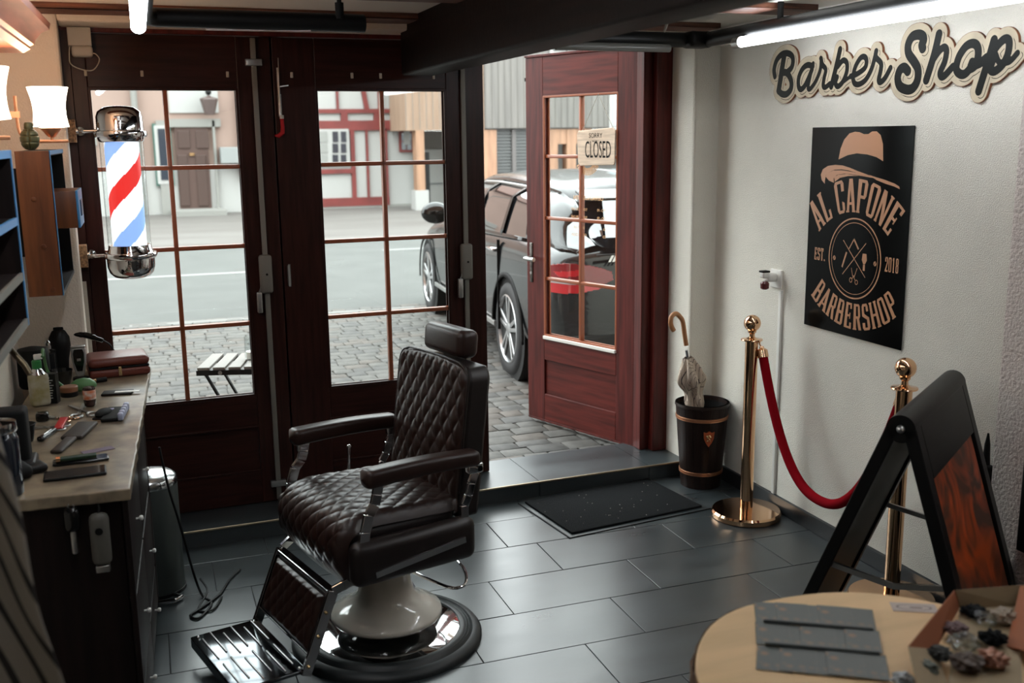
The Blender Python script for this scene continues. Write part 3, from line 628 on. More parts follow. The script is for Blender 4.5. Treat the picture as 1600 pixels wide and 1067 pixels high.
# condensed slab letters, drawn from stems, bars and serifs
def glyph(c):
    s, t = .27, .07; q = []
    R_ = lambda x0, x1, y0, y1: q.append([(x0, y0), (x1, y0), (x1, y1), (x0, y1)])
    def serif(x0, x1, y): R_(x0-.05, x1+.05, y, y+.055)
    def ring(x0, x1, y0, y1, s=s, t=t, cut=.1):
        q.append([(x0, y0+cut), (x0+s, y0+t+.02), (x0+s, y1-t-.02), (x0, y1-cut)]); q.append([(x1-s, y0+t+.02), (x1, y0+cut), (x1, y1-cut), (x1-s, y1-t-.02)])
        q.append([(x0, y0+cut), (x0+.14, y0), (x1-.14, y0), (x1, y0+cut), (x1-s, y0+t+.02), (x0+s, y0+t+.02)]); q.append([(x0, y1-cut), (x0+s, y1-t-.02), (x1-s, y1-t-.02), (x1, y1-cut), (x1-.14, y1), (x0+.14, y1)])
    if c == 'O' or c == '0': ring(.06, .94, 0, 1)
    elif c == 'C':
        ring(.06, .94, 0, 1); del q[1]; q.append([(.68, .66), (.94, .66), (.94, .9), (.68, .9)]); q.append([(.68, .1), (.94, .1), (.94, .30), (.68, .36)])
    elif c == 'S':
        R_(.08, .36, .54, .9); R_(.64, .92, .1, .47); R_(.64, .92, .70, .9); R_(.08, .36, .1, .28)
        q.append([(.08, .9), (.36, .9), (.64, .9), (.92, .9), (.78, 1), (.22, 1)]); q.append([(.22, 0), (.78, 0), (.92, .1), (.08, .1)]); q.append([(.08, .54), (.64, .40), (.92, .47), (.36, .62)])
    elif c == 'A':
        q.append([(.0, 0), (.28, 0), (.50, .80), (.38, 1)]); q.append([(.70, 0), (1.0, 0), (.66, 1), (.36, 1)]); R_(.22, .78, .22, .30); serif(-.02, .26, 0); serif(.72, 1.0, 0)
    elif c == 'L': R_(.12, .42, 0, 1); R_(.12, .95, 0, .08); R_(.72, .95, 0, .30); serif(.12, .42, .945)
    elif c in 'PRB':
        R_(.08, .38, 0, 1); ring(.12, .94, .44, 1); serif(.08, .38, 0)
        if c == 'R': q.append([(.50, .46), (.78, .46), (.98, 0), (.70, 0)])
        if c == 'B': ring(.12, .96, 0, .56)
    elif c == 'N': R_(.05, .27, 0, 1); R_(.75, .95, 0, 1); q.append([(.05, 1), (.34, 1), (.95, 0), (.68, 0)]); serif(.05, .25, 0); serif(.75, .95, .945)
    elif c == 'E': R_(.10, .40, 0, 1); R_(.1, .92, 0, .08); R_(.1, .92, .92, 1); R_(.3, .74, .46, .54); R_(.72, .92, 0, .24); R_(.72, .92, .78, 1); R_(.66, .76, .38, .62)
    elif c == 'T': R_(.36, .66, 0, 1); R_(.04, .98, .92, 1); R_(.04, .2, .74, 1); R_(.82, .98, .74, 1); serif(.36, .66, 0)
    elif c == 'H': R_(.05, .33, 0, 1); R_(.67, .95, 0, 1); R_(.3, .7, .45, .54); serif(.05, .33, 0); serif(.67, .95, 0); serif(.05, .33, .945); serif(.67, .95, .945)
    elif c == '1': R_(.35, .65, 0, 1); serif(.3, .7, 0); q.append([(.15, .8), (.4, .9), (.4, 1), (.35, 1)])
    elif c == '2': R_(.64, .92, .6, .9); R_(.08, .34, .68, .9); q.append([(.08, .9), (.92, .9), (.78, 1), (.22, 1)]); q.append([(.08, .05), (.36, .05), (.92, .6), (.64, .62)]); R_(.08, .92, 0, .12)
    elif c == '8': ring(.08, .92, 0, .56); ring(.10, .90, .48, 1)
    elif c == '.': R_(.1, .5, 0, .14)
    return q
def sub(q, n=3):  # subdivide edges so that arcs bend smoothly
    out = []
    for i, a in enumerate(q):
        b = q[(i+1) % len(q)]
        for k in range(n): out.append((a[0]+(b[0]-a[0])*k/n, a[1]+(b[1]-a[1])*k/n))
    return out
def word(mb, text, fn, gap=.12, th=.0008, fit=None):
    wd = [(.45 if c in ' .' else 1.0) for c in text]; tot = sum(wd)+gap*(len(text)-1); x = 0
    for c, wc in zip(text, wd):
        for iq, q in enumerate(glyph(c)): mb.prism(sub(q), 0, th+iq*5e-5, lambda u, v, t, x=x: fn((x+u)/tot, v, t))
        x += wc+gap
def arch(cx, cz, r0, r1, a0, a1):
    def f(s, v, t):
        a = math.radians(a0+(a1-a0)*s); r = r0+(r1-r0)*v; return P(cx+r*math.cos(a), cz+r*math.sin(a), t)
    return f
mb = MB(); word(mb, 'AL CAPONE', arch(.300, .193, .308, .440, 135.5, 48)); mb.build('upper_lettering', cream, e, None)
mb = MB(); word(mb, 'BARBERSHOP', lambda s, v, t: P(.315+(.418-.105*v)*math.cos(math.radians(229+84*s)), .450+(.418-.105*v)*math.sin(math.radians(229+84*s)), t)); mb.build('lower_lettering', cream, e, None)
mb = MB(); word(mb, 'EST.', lambda s, v, t: P(.052+.072*s, .287+.052*v, t)); mb.build('founding_lettering', cream, e, None); mb = MB(); word(mb, '2018', lambda s, v, t: P(.496+.078*s, .288+.056*v, t)); mb.build('year_lettering', cream, e, None)
mb = MB(); cx, cz = .312, .317
for r0, r1 in ((.1565, .1625), (.1415, .1440)):
    mb.add([P(cx+r*math.cos(2*PI*k/72), cz+r*math.sin(2*PI*k/72), .0008) for r in (r0, r1) for k in range(72)], [(k, (k+1) % 72, 72+(k+1) % 72, 72+k) for k in range(72)])
def seg(a, b, w_): 
    dx, dz = b[0]-a[0], b[1]-a[1]; L = math.hypot(dx, dz); nx, nz = -dz/L*w_/2, dx/L*w_/2
    mb.add([P(a[0]+nx, a[1]+nz, .0009), P(b[0]+nx, b[1]+nz, .0009), P(b[0]-nx, b[1]-nz, .0009), P(a[0]-nx, a[1]-nz, .0009)], [(0, 1, 2, 3)])
seg((.240, .385), (.3855, .250), .0035); seg((.381, .385), (.244, .247), .0035)
for c0 in ((.187, .308), (.4388, .3105)):
    mb.prism([(c0[0]+.0085*math.cos(k*PI/8), c0[1]+.0095*math.sin(k*PI/8)) for k in range(16)], 0, .0008, P)
    mb.m = 1; seg((c0[0]-.006, c0[1]-.008), (c0[0]+.006, c0[1]+.008), .0025); mb.m = 0
seg((.279, .354), (.306, .394), .005); seg((.306, .396), (.337, .357), .008)          # razor
mb.prism([(.236, .278), (.243, .274), (.268, .337), (.260, .340)], 0, .0009, P)           # comb
mb.prism([(.364, .343), (.386, .343), (.390, .318), (.380, .302), (.370, .302), (.360, .318)], 0, .0009, P); seg((.375, .30), (.375, .276), .012)   # brush
seg((.299, .279), (.312, .240), .003); seg((.335, .281), (.318, .240), .003)
for c0 in ((.299, .230), (.334, .225)):
    for k in range(14): seg((c0[0]+.008*math.cos(k*PI/7), c0[1]+.009*math.sin(k*PI/7)), (c0[0]+.008*math.cos((k+1)*PI/7), c0[1]+.009*math.sin((k+1)*PI/7)), .003)
seg((.306, .236), (.320, .250), .003); seg((.326, .232), (.312, .250), .003)
mb.build('round_emblem', [cream, 'blackmatte'], e, None, fix=False)
for u, v in ((.014, .014), (.598, .014), (.014, .82), (.598, .82)): MB().lathe([(.0045, 0), (.004, .002), (.001, .003)], 12, (-.003, -u, v), axis='x').build('screw', 'steel', e)
for o in list(e.children):
    if o.name.startswith('screw'): o.scale = (-1, 1, 1)
# ------------------------------------------------------------ script sign
e = empty('barber_shop_sign', (2.669, 4.09, 1.8), 0, 'cream and black shaped sign reading Barber Shop high on the white wall', 'sign'); e.scale = (.55, 1, 1)
W1 = [[(0.083,0.1623),(0.0746,0.1914),(0.0914,0.2294),(0.1281,0.2515),(0.1717,0.2535),(0.2065,0.2388),(0.2143,0.214),(0.2038,0.1904),(0.1709,0.1749),(0.1397,0.1732)],[(0.1485,0.2465),(0.1378,0.2016),(0.116,0.0999)],[(0.1128,0.1),(0.1425,0.0845),(0.1771,0.0831),(0.2067,0.1029),(0.2076,0.1344),(0.184,0.1636),(0.1583,0.1757)],
[(0.3553,0.1875),(0.32,0.1949),(0.2857,0.1818),(0.2612,0.1489),(0.2607,0.1144),(0.2768,0.0981),(0.3028,0.1089),(0.3297,0.1417),(0.3505,0.1744)],[(0.3575,0.1975),(0.3361,0.1346),(0.3298,0.1008),(0.3474,0.0983),(0.3826,0.1287),(0.4077,0.1708),(0.4106,0.2072),(0.4072,0.2158)],[(0.4101,0.2139),(0.4203,0.19),(0.4442,0.1686),(0.4356,0.1359),(0.4322,0.1061),(0.4467,0.0988),(0.4734,0.1108)],
[(0.5306,0.2408),(0.5116,0.1775),(0.4851,0.1003)],[(0.5224,0.1768),(0.5526,0.1974),(0.577,0.1861),(0.5796,0.1538),(0.559,0.1163),(0.5286,0.0983),(0.5114,0.1122),(0.5204,0.1346)],[(0.5593,0.113),(0.6047,0.1331)],
[(0.6047,0.1331),(0.645,0.1404),(0.6885,0.1598),(0.6963,0.1843),(0.6851,0.2006),(0.6603,0.1993),(0.6324,0.1697),(0.6202,0.1323),(0.63,0.1062),(0.6584,0.1001),(0.6971,0.1154),(0.7282,0.1542),(0.7459,0.2024)],[(0.7494,0.2175),(0.7489,0.196),(0.7796,0.1724),(0.7817,0.1478),(0.7729,0.1114),(0.7833,0.1016),(0.8081,0.1157),(0.8353,0.1505)]]
W2 = [[(1.0002,0.2079),(0.9946,0.2205),(1.0021,0.2349),(0.9964,0.249),(0.9733,0.2571),(0.942,0.2523),(0.9237,0.2263),(0.9289,0.1952),(0.9591,0.1653),(0.9822,0.1363),(0.9833,0.0994),(0.963,0.0727),(0.9311,0.0679),(0.8923,0.0822),(0.8778,0.1113),(0.8872,0.139),(0.91,0.1469),(0.9299,0.1333)],[(1.0769,0.2491),(1.0597,0.1823),(1.0283,0.097)],[(1.057,0.1646),(1.0805,0.1897),(1.1047,0.2025),(1.1186,0.1897),(1.1136,0.1547),(1.0956,0.1203),(1.1014,0.1051),(1.1181,0.1071),(1.1531,0.1345)],
[(1.2412,0.1431),(1.2352,0.1235),(1.2579,0.1334),(1.2662,0.1669),(1.2597,0.1929),(1.239,0.2045),(1.208,0.1971),(1.1789,0.1647),(1.1703,0.1275),(1.1884,0.109),(1.2129,0.1075),(1.2426,0.1287),(1.2769,0.1379),(1.3023,0.153)],[(1.3307,0.2078),(1.3111,0.1412),(1.2801,0.0481)],[(1.3208,0.1572),(1.3476,0.1885),(1.3751,0.2067),(1.3942,0.1982),(1.3943,0.1628),(1.3759,0.1284),(1.3447,0.1083),(1.3252,0.115),(1.3302,0.1399)],[(1.343,0.1612),(1.3605,0.135),(1.3938,0.1327),(1.4111,0.1398),(1.4324,0.1586)]]
TH = {0: .0135, 1: .017, 2: .0145, 3: .0125, 4: .0105, 5: .011, 6: .0135, 7: .0115, 8: .008, 9: .0112, 10: .0115}
TH2 = {0: .018, 1: .0165, 2: .0135, 3: .0155, 4: .0155, 5: .0145, 6: .0105}
import numpy as np
def sign_field(extra, du=0, dv=0, cell=.0022):
    us = np.arange(.03, 1.50, cell); vs = np.arange(.0, .31, cell); U_, V_ = np.meshgrid(us, vs, indexing='ij'); D = np.full(U_.shape, 9.0)
    for Ws, TT in ((W1, TH), (W2, TH2)):
        for i, s_ in enumerate(Ws):
            c = catmull([(u, v, 0) for u, v in s_], 4); r = TT[i]+extra
            for a, b in zip(c, c[1:]):
                x0, x1 = min(a.x, b.x)+du-r-.01, max(a.x, b.x)+du+r+.01
                i0, i1 = max(0, int((x0-us[0])/cell)), min(len(us), int((x1-us[0])/cell)+2)
                pu, pv = U_[i0:i1]-a.x-du, V_[i0:i1]-a.y-dv; ex, ey = b.x-a.x, b.y-a.y; L2 = ex*ex+ey*ey+1e-12
                t = np.clip((pu*ex+pv*ey)/L2, 0, 1); D[i0:i1] = np.minimum(D[i0:i1], np.hypot(pu-t*ex, pv-t*ey)-r)
    return us, vs, D
def strokes(mb, extra, d0, d1, du=0, dv=0, walls=False, parts=None):
    us, vs, D = sign_field(extra, du, dv)
    for o_ in (parts or []): D = np.minimum(D, sign_field(*o_)[2])
    nu, nv = D.shape; ins = D < 0
    for i in range(nu-1):
        run = None
        for j in range(nv):
            full = j < nv-1 and ins[i, j] and ins[i+1, j] and ins[i, j+1] and ins[i+1, j+1]
            if full:
                if run is None: run = j
                continue
            if run is not None:
                mb.add([P2(us[i], vs[run], d1), P2(us[i+1], vs[run], d1), P2(us[i+1], vs[j], d1), P2(us[i], vs[j], d1)], [(0, 1, 2, 3)]); run = None
            if j < nv-1 and (ins[i, j] or ins[i+1, j] or ins[i, j+1] or ins[i+1, j+1]):
                cs = [(i, j), (i+1, j), (i+1, j+1), (i, j+1)]; pol = []; cr = []
                for k in range(4):
                    (a, b), (c, d) = cs[k], cs[(k+1) % 4]; f0, f1 = D[a, b], D[c, d]
                    if f0 < 0: pol.append((us[a], vs[b]))
                    if (f0 < 0) != (f1 < 0): t = f0/(f0-f1); p = (us[a]+(us[c]-us[a])*t, vs[b]+(vs[d]-vs[b])*t); pol.append(p); cr.append(p)
                if len(pol) >= 3: mb.add([P2(u, v, d1) for u, v in pol], [tuple(range(len(pol)))])
                if walls and len(cr) >= 2: mb.add([P2(*cr[0], d0), P2(*cr[1], d0), P2(*cr[1], d1), P2(*cr[0], d1)], [(0, 1, 2, 3)])
def P2(u, v, t): return (-t, -u, v)
sgc = mat('sign_cream', (.58, .49, .35), .6, var=.12, vscale=14)
rust = mat('rusty_edge', (.20, .07, .03), .7, var=.4, vscale=40)
mb = MB(); strokes(mb, .0235, .0, .0172, walls=True); mb.build('board_edge', rust, e, None, fix=False)
mb = MB(); strokes(mb, .0222, .0175, .0176); mb.build('board_face', sgc, e, None, fix=False)
mb = MB(); strokes(mb, .0018, .0182, .0180, .010, -.008); mb.build('outline', 'blackmatte', e, None, fix=False)
mb = MB(); strokes(mb, -.0005, .0186, .0184, .010, -.008, parts=[(.0045, 0, 0)]); mb.build('inner_face', sgc, e, None, fix=False)
mb = MB(); strokes(mb, 0, .0189, .0190); mb.build('lettering', mat('sign_black', (.010, .011, .010), .5, spec=.15), e, None, fix=False)
# ------------------------------------------------------------ socket with plug-in freshener, conduit
e = empty('wall_socket', (2.67, 3.945, 1.075), 0, 'white wall socket with a plug-in air freshener above the first stanchion', 'socket')
MB().rbox(-.012, 0, -.042, .042, -.042, .042, .004).build('plate', 'white', e)
MB().rbox(-.060, -.012, -.020, .022, -.012, .028, .012).rbox(-.085, -.050, -.016, .018, .006, .034, .008).build('freshener_body', 'white', e)
MB().lathe([(.012, -.045), (.019, -.040), (.020, -.018), (.012, -.008)], 20, (-.066, 0, 0)).build('bottle', mat('dark_oil', (.12, .03, .03), .1), e)
MB().rbox(-.088, -.050, -.017, .019, .032, .040, .003).build('cap', 'blackmatte', e)
o = MB().rbox(-.012, 0, -.011, .011, 0, 1.0, .003).build('cable_conduit', 'white'); o.location = (2.655, 3.905, .073-.0); o.scale = (1, 1, .955)
o.location.x = 2.67
tag(o, 'thin white cable conduit running down the wall below the socket', 'conduit')
# ------------------------------------------------------------ folding pavement sign (A-frame)
def aframe():
    A_ = math.radians(36); N0 = at(1408, 664, Z=.92); L = .66
    e = empty('pavement_sign', (N0.x, N0.y, 0), A_, 'black folding pavement sign with an orange picture behind the round table', 'sign')
    H = .92
    pic = mat('orange_picture', (.42, .075, .02), .45, color2=(.10, .035, .02), vscale=5, detail=2, vstretch=(1, 1, 1))
    nt = pic.node_tree; n1 = nt.nodes.new('ShaderNodeTexNoise'); n1.inputs['Scale'].default_value = 5; n1.inputs['Detail'].default_value = 1.5; n1.inputs['Distortion'].default_value = 2.2
    rr = nt.nodes.new('ShaderNodeValToRGB'); rr.color_ramp.elements[0].position = .38; rr.color_ramp.elements[0].color = (.10, .035, .018, 1); rr.color_ramp.elements[1].position = .68; rr.color_ramp.elements[1].color = (.62, .10, .02, 1)
    nt.links.new(nt.nodes['Texture Coordinate'].outputs['Object'], n1.inputs['Vector']); nt.links.new(n1.outputs[0], rr.inputs[0]); nt.links.new(rr.outputs[0], nt.nodes['Principled BSDF'].inputs['Base Color'])
    for s, a in ((1, .37), (-1, .30)):   # s=1: far-left panel, s=-1: panel facing the viewer
        top = Vector((0, s*.022, H-.01)); bot = Vector((0, s*a, .0)); d = (bot-top).normalized(); n_ = Vector((0, s*abs(d.z), abs(d.y))); LL = (bot-top).length
        def q(x, k, t): p = top+d*k+n_*t; return (x, p.y, p.z)
        def slab(x0, x1, k0, k1, t0, t1, mb): return mb.add([q(x0, k0, t0), q(x1, k0, t0), q(x1, k1, t0), q(x0, k1, t0), q(x0, k0, t1), q(x1, k0, t1), q(x1, k1, t1), q(x0, k1, t1)], [(0, 1, 2, 3), (4, 5, 6, 7), (0, 1, 5, 4), (1, 2, 6, 5), (2, 3, 7, 6), (3, 0, 4, 7)])
        mb = MB(); slab(0, .055, 0, LL, -.018, .018, mb); slab(L-.055, L, 0, LL, -.018, .018, mb); slab(.055, L-.055, 0, .16 if s < 0 else .05, -.018, .018, mb); slab(.055, L-.055, LL-.10, LL-.05, -.018, .018, mb)
        fr = mb.build('panel_frame', 'black', e, None, bevel=.004)
        mb = MB(); slab(.055, L-.055, .05, LL-.10, -.008, .006, mb); mb.build('panel_board', mat('grey_board', (.085, .08, .065), .6) if s > 0 else 'blackmatte', e, None)
        if s < 0: mb = MB(); slab(.075, L-.07, .165, LL-.11, .006, .009, mb); mb.build('picture', pic, e, None)
    mb = MB(); mb.tube([(0, 0, H-.012), (L, 0, H-.012)], .040, 24); mb.build('rounded_top', 'black', e)
    for x in (.0, L): MB().sph((x-.002 if x == 0 else x+.002, 0, H-.012), .012, 12).build('hinge_cap', 'steel', e)
    for x in (.03, L-.03):
        zq = .46; MB().bar((x, .20, zq), (x, .0, zq-.03), .010, .016).bar((x, 0, zq-.03), (x, -.155, zq), .010, .016).build('spreader_bar', 'steel', e, None)
aframe()
# ------------------------------------------------------------ dark things at the far right
e = empty('bicycle_pump', (2.648, 2.64, 0), 0, 'black hand pump leaning in the corner beside the wall pier', 'pump')
MB().rbox(-.022, .018, -.03, .03, 0, .60, .01).build('barrel', 'blackmatte', e)
MB().rbox(-.03, .01, .0, .045, .52, .57, .01).build('side_lug', 'blackmatte', e); MB().rbox(-.03, .01, .01, .05, .40, .44, .01).build('side_lug', 'blackmatte', e)
MB().tube([(0, 0, .60), (0, 0, .63), (0, 0, .67), (0, 0, .71)], [.014, .012, .010, .003], 12).build('nozzle', 'black', e)
e = empty('framed_picture', (2.60, 2.36, .59), 0, 'dark framed picture with a pale wing low on the pier at right edge', 'picture')
MB().rbox(-.012, 0, -.20, .07, -.21, .21, .01).build('frame', 'black', e)
mb = MB()
for k in range(16):
    a = math.radians(95-k*7.5); r0, r1 = .03, .085+.06*math.sin(k/15*PI)
    mb.add([(-.0135, .045-r0*math.sin(0)-.0, .03+.10-k*.012), (-.0135, .045, .03+.092-k*.012), (-.0135, .045-.055+.04*math.cos(k*.2)-.05*(k/16), .03+.13-k*.014), (-.0135, .05-.06+.04*math.cos(k*.2)-.05*(k/16), .03+.137-k*.014)], [(0, 1, 2, 3)])
mb.build('wing_print', mat('pale_grey_print', (.22, .22, .21), .6), e, None, fix=False)
e = tag(MB().rbox(-.012, 0, -.20, .035, -.10, .10, .01).build('framed_picture', 'black'), 'dark framed picture cut off by the right edge, upper of the two', 'picture'); e.location = (2.60, 2.36, .98)
# ------------------------------------------------------------ round table in the foreground
TC = Vector((1.222, 1.385, 0)); TR = .368
e = empty('round_table', TC, 0, 'round pale wooden table with bark edge at the bottom right', 'table')
tw = mat('pale_pine', (.78, .52, .27), .5, color2=(.66, .44, .22), vscale=3, vstretch=(1, 6, 1))
def rr(a): return TR*(1+.012*math.sin(3*a+1)+.008*math.sin(7*a))
mb = MB(); mb.prism([(rr(2*PI*k/72)*.975*math.cos(2*PI*k/72), rr(2*PI*k/72)*.975*math.sin(2*PI*k/72)) for k in range(72)], .715, .75, lambda u, v, t: (u, v, t)); mb.build('table_top', tw, e, None, bevel=.004)
mb = MB(); mb.grid(96, 6, lambda u, v: ((rr(2*PI*u)*(1.0-.03*abs(v-.4))+.006*noise.noise(Vector((u*60, v*4, 0))))*math.cos(2*PI*u), (rr(2*PI*u)*(1.0-.03*abs(v-.4))+.006*noise.noise(Vector((u*60, v*4, 0))))*math.sin(2*PI*u), .706+.041*v), closed_u=True); mb.build('bark_edge', mat('bark', (.12, .065, .035), .8, var=.4, vscale=30, bump=1, bscale=50), e)
MB().cyl((0, 0, .03), (0, 0, .715), .06).lathe([(.20, 0), (.20, .02), (.07, .04)], 32).build('pedestal', 'barrel', e)
def tloc(x, y, z=.7505): p = at(x, y, Z=.75); return Vector((p.x, p.y, z))
# fanned leaflets
lf = mat('leaflet_print', (.12, .14, .135), .45)
nt = lf.node_tree; n1 = nt.nodes.new('ShaderNodeTexVoronoi'); n1.inputs['Scale'].default_value = 38; rr_ = nt.nodes.new('ShaderNodeValToRGB'); rr_.color_ramp.elements[0].position = .2; rr_.color_ramp.elements[0].color = (.24, .15, .085, 1); rr_.color_ramp.elements[1].position = .45; rr_.color_ramp.elements[1].color = (.095, .105, .095, 1)
nt.links.new(nt.nodes['Texture Coordinate'].outputs['Object'], n1.inputs['Vector']); nt.links.new(n1.outputs['Distance'], rr_.inputs[0]); nt.links.new(rr_.outputs[0], nt.nodes['Principled BSDF'].inputs['Base Color'])
cA, cB, cC = tloc(1188, 942), tloc(1352, 955), tloc(1182, 1060)
ux = (cB-cA).normalized(); uy = Vector((-ux.y, ux.x, 0)); wL = (cB-cA).length
g_n = 0
for r in range(3):
    for k in range(5):
        o = MB().rbox(-.033, .033, -.047, .047, 0, .0012, .0004, 1).build('leaflet', lf, smooth=None)
        base = cA + ux*(wL*(.10+.2*k)) - uy*(.045+.097*r); o.location = (base.x, base.y, .7508+.0013*((k+r) % 2)+.0006*k); o.rotation_euler = (.0, 0, math.atan2(ux.y, ux.x)+rng.uniform(-.05, .05)); o.name = 'leaflet'
        names = (('back', 'middle', 'front')[r], ('leftmost', 'second from left', 'middle', 'second from right', 'rightmost')[k])
        tag(o, 'grey-green printed leaflet, %s of the %s row on the round table' % (names[1], names[0]), 'leaflet', 'leaflets fanned on the round table')
for r in range(2):
    o = MB().rbox(-wL*.5, wL*.5, -.0035, .0035, 0, .006, .002, 1).build('leaflet_strap', mat('dark_strap', (.05, .06, .06), .5)); base = cA+ux*wL*.52-uy*(.094+.097*r)
    o.location = (base.x, base.y, .7535); o.rotation_euler = (0, 0, math.atan2(ux.y, ux.x)); tag(o, 'thin dark strip lying between the %s leaflet rows' % ('back and middle' if r == 0 else 'middle and front'), 'strip')
p = tloc(1428, 950); o = empty('business_card', (p.x, p.y, .7505), math.radians(-28), 'pale pink card with a faint oval emblem beside the open box', 'card')
MB().box(-.045, .045, -.020, .020, 0, .001).build('card', mat('pale_pink_card', (.50, .42, .38), .6), o, None)
mb = MB(); mb.add([(r*1.5*math.cos(k*PI/16), r*.55*math.sin(k*PI/16), .0013) for r in (.021, .024) for k in range(32)], [(k, (k+1) % 32, 32+(k+1) % 32, 32+k) for k in range(32)]); mb.box(-.008, .016, -.003, .002, .001, .0014); mb.build('oval_print', mat('grey_print', (.22, .17, .16), .6), o, None, fix=False)
# open box with small bags
B0 = at(1500, 950, Z=.754)
e = empty('open_box', (B0.x, B0.y, .7508), 0, 'open brown cardboard box of small bags on the round table', 'box')
cardb = mat('brown_card_inner', (.34, .11, .045), .7); pale = mat('pale_card', (.36, .27, .16), .7)
def bpt(x, y, z): p = at(x, y, Z=z); return Vector((p.x-B0.x, p.y-B0.y, z-.7508))
def flap(nm, pts, m_):
    q = [bpt(*p) for p in pts]; n_ = (q[1]-q[0]).cross(q[2]-q[0]).normalized()*.0025
    MB().add(q+[p-n_ for p in q], [(0, 1, 2, 3), (4, 5, 6, 7), (0, 1, 5, 4), (1, 2, 6, 5), (2, 3, 7, 6), (3, 0, 4, 7)]).build(nm, m_, e, None)
flap('box_flap', [(1492, 922, .795), (1420, 1010, .795), (1462, 1014, .757), (1500, 950, .757)], cardb)
flap('box_wall', [(1420, 1010, .795), (1440, 1100, .795), (1492, 1100, .757), (1462, 1014, .757)], pale)
flap('box_wall', [(1492, 922, .795), (1594, 914, .795), (1590, 946, .757), (1500, 950, .757)], pale)
flap('box_flap', [(1594, 914, .795), (1572, 1010, .757), (1625, 1020, .785), (1650, 925, .800)], cardb)
flap('box_floor', [(1500, 950, .755), (1590, 946, .755), (1600, 1110, .755), (1475, 1110, .755)], pale)
def crumple(name, px, py, r, m_, lab, cat, grp, h=.6, sd=0, spiky=0):
    mb = MB()
    def f(u, v):
        th = 2*PI*u; ph = PI*v; d_ = Vector((math.sin(ph)*math.cos(th), math.sin(ph)*math.sin(th), -math.cos(ph)))
        k = 1+.5*noise.noise(d_*2.8+Vector((sd*3.1, 0, 0)))+.25*noise.noise(d_*7+Vector((sd, 5, 0)))+spiky*abs(math.sin(4*th))*math.sin(ph)*.6-spiky*.2
        return (d_.x*r*k, d_.y*r*k, (d_.z+1)*r*h*(.7+.3*k))
    mb.grid(44, 24, f, closed_u=True); o = mb.build(name, m_, smooth=25)
    q = at(px, py, Z=.765); o.location = (q.x, q.y, .756); tag(o, lab, cat, grp); return o
plas = glassmat('crinkled_plastic', (.80, .82, .80), 1.9); bl2 = mat('black_foliage', (.006, .007, .008), .8, spec=.2); R1_ = 'rosettes in the open box'; R2_ = 'small bags in the open box'
crumple('black_rosette', 1523, 956, .021, bl2, 'black crumpled rosette at the far end of the open box', 'ornament', R1_, .5, 1, .5)
crumple('black_rosette', 1551, 1000, .019, bl2, 'black spiky rosette by the right flap of the open box', 'ornament', R1_, .7, 2, .9)
crumple('black_rosette', 1468, 1024, .018, mat('dark_grey_fill', (.04, .04, .035), .7), 'dark grey crumpled rosette at the near left of the open box', 'ornament', R1_, .7, 3, .3)
crumple('clear_bag', 1540, 968, .022, plas, 'clear plastic bag just right of the far rosette', 'bag', R2_, .5, 4)
crumple('clear_bag', 1505, 1008, .026, plas, 'clear plastic bag with white highlights at the centre of the open box', 'bag', R2_, .6, 5)
crumple('paper_bag', 1494, 985, .020, mat('mauve_paper', (.15, .085, .085), .6), 'mauve paper bag in the open box beside the left flap', 'bag', R2_, .6, 6)
crumple('foil_bag', 1552, 1034, .024, mat('pink_foil', (.36, .16, .10), .3, .3), 'shiny pink foil bag at the near right of the open box', 'bag', R2_, .6, 7)
crumple('straw_bag', 1568, 968, .020, mat('straw_fill', (.40, .33, .26), .7), 'straw coloured bag by the right flap of the open box', 'bag', R2_, .8, 8, .4)
crumple('paper_bag', 1510, 1040, .026, mat('brown_wrap', (.09, .06, .045), .5), 'dark brown wrapped bag at the near side of the open box', 'bag', R2_, .6, 10)
crumple('foil_bag', 1448, 1050, .018, mat('green_grey_foil', (.12, .14, .12), .35, .4), 'grey-green foil bag at the near left corner of the box', 'bag', R2_, .8, 11)
o = crumple('foil_bag', 1412, 1060, .019, mat('silver_foil', (.35, .37, .38), .3, .6), 'crumpled silver foil bag lying on the table left of the box', 'bag', 'small bags in the open box', .6, 9); o.location.z = .7505
# ================================================================== barber cabinet at the left wall
KA = math.radians(-2.5); KX = Vector((-.098, 2.785, 0)); ZT = .82
cab = empty('barber_cabinet', KX, KA, 'dark wooden drawer cabinet under the beige worktop along the left wall', 'cabinet')
MB().box(-.385, -.018, .03, 1.00, .05, .788).build('body', 'darkwalnut', cab, None, bevel=.004)
MB().box(-.37, -.04, .05, .99, 0, .05).build('plinth', 'blackmatte', cab, None)
zc = [(.50, .775), (.21, .485), (.06, .20)]
for j, (y0, y1) in enumerate(((.045, .51), (.52, .985))):
    for z0, z1 in zc:
        d = MB().rbox(-.02, -.002, y0, y1, z0, z1, .004).build('drawer', 'darkwalnut', cab)
        MB().lathe([(.003, 0), (.003, .008), (.007, .011), (.008, .016), (.006, .020), (.001, .021)], 20, (-.002, (y0+y1)/2, (z0+z1)/2), axis='x').build('knob', 'white', d)
MB().box(-.385, -.36, 1.0, 1.50, 0, .788).build('back_panel', 'darkwalnut', cab, None)
for y in (.03, 1.00): MB().rbox(-.016, .0, y-.012, y+.012, .05, .785, .004).build('corner_trim', 'darkwalnut', cab)
wt = MB(); n = 60
edge = [(.010+.004*noise.noise(Vector((k*.4, 0, 1))), -.0+1.57*k/n) for k in range(n+1)]
poly = [(-.40, 1.57), (-.40, -.005)]+[(-.40+.41*k/20, -.003+.006*noise.noise(Vector((k*.7, 3, 0)))) for k in range(1, 20)]+edge
wt.prism(poly, .788, ZT, lambda u, v, t: (u, v, t)); o = wt.build('worktop', 'marble', None, None, bevel=.004); o.location = KX; o.rotation_euler = (0, 0, KA)
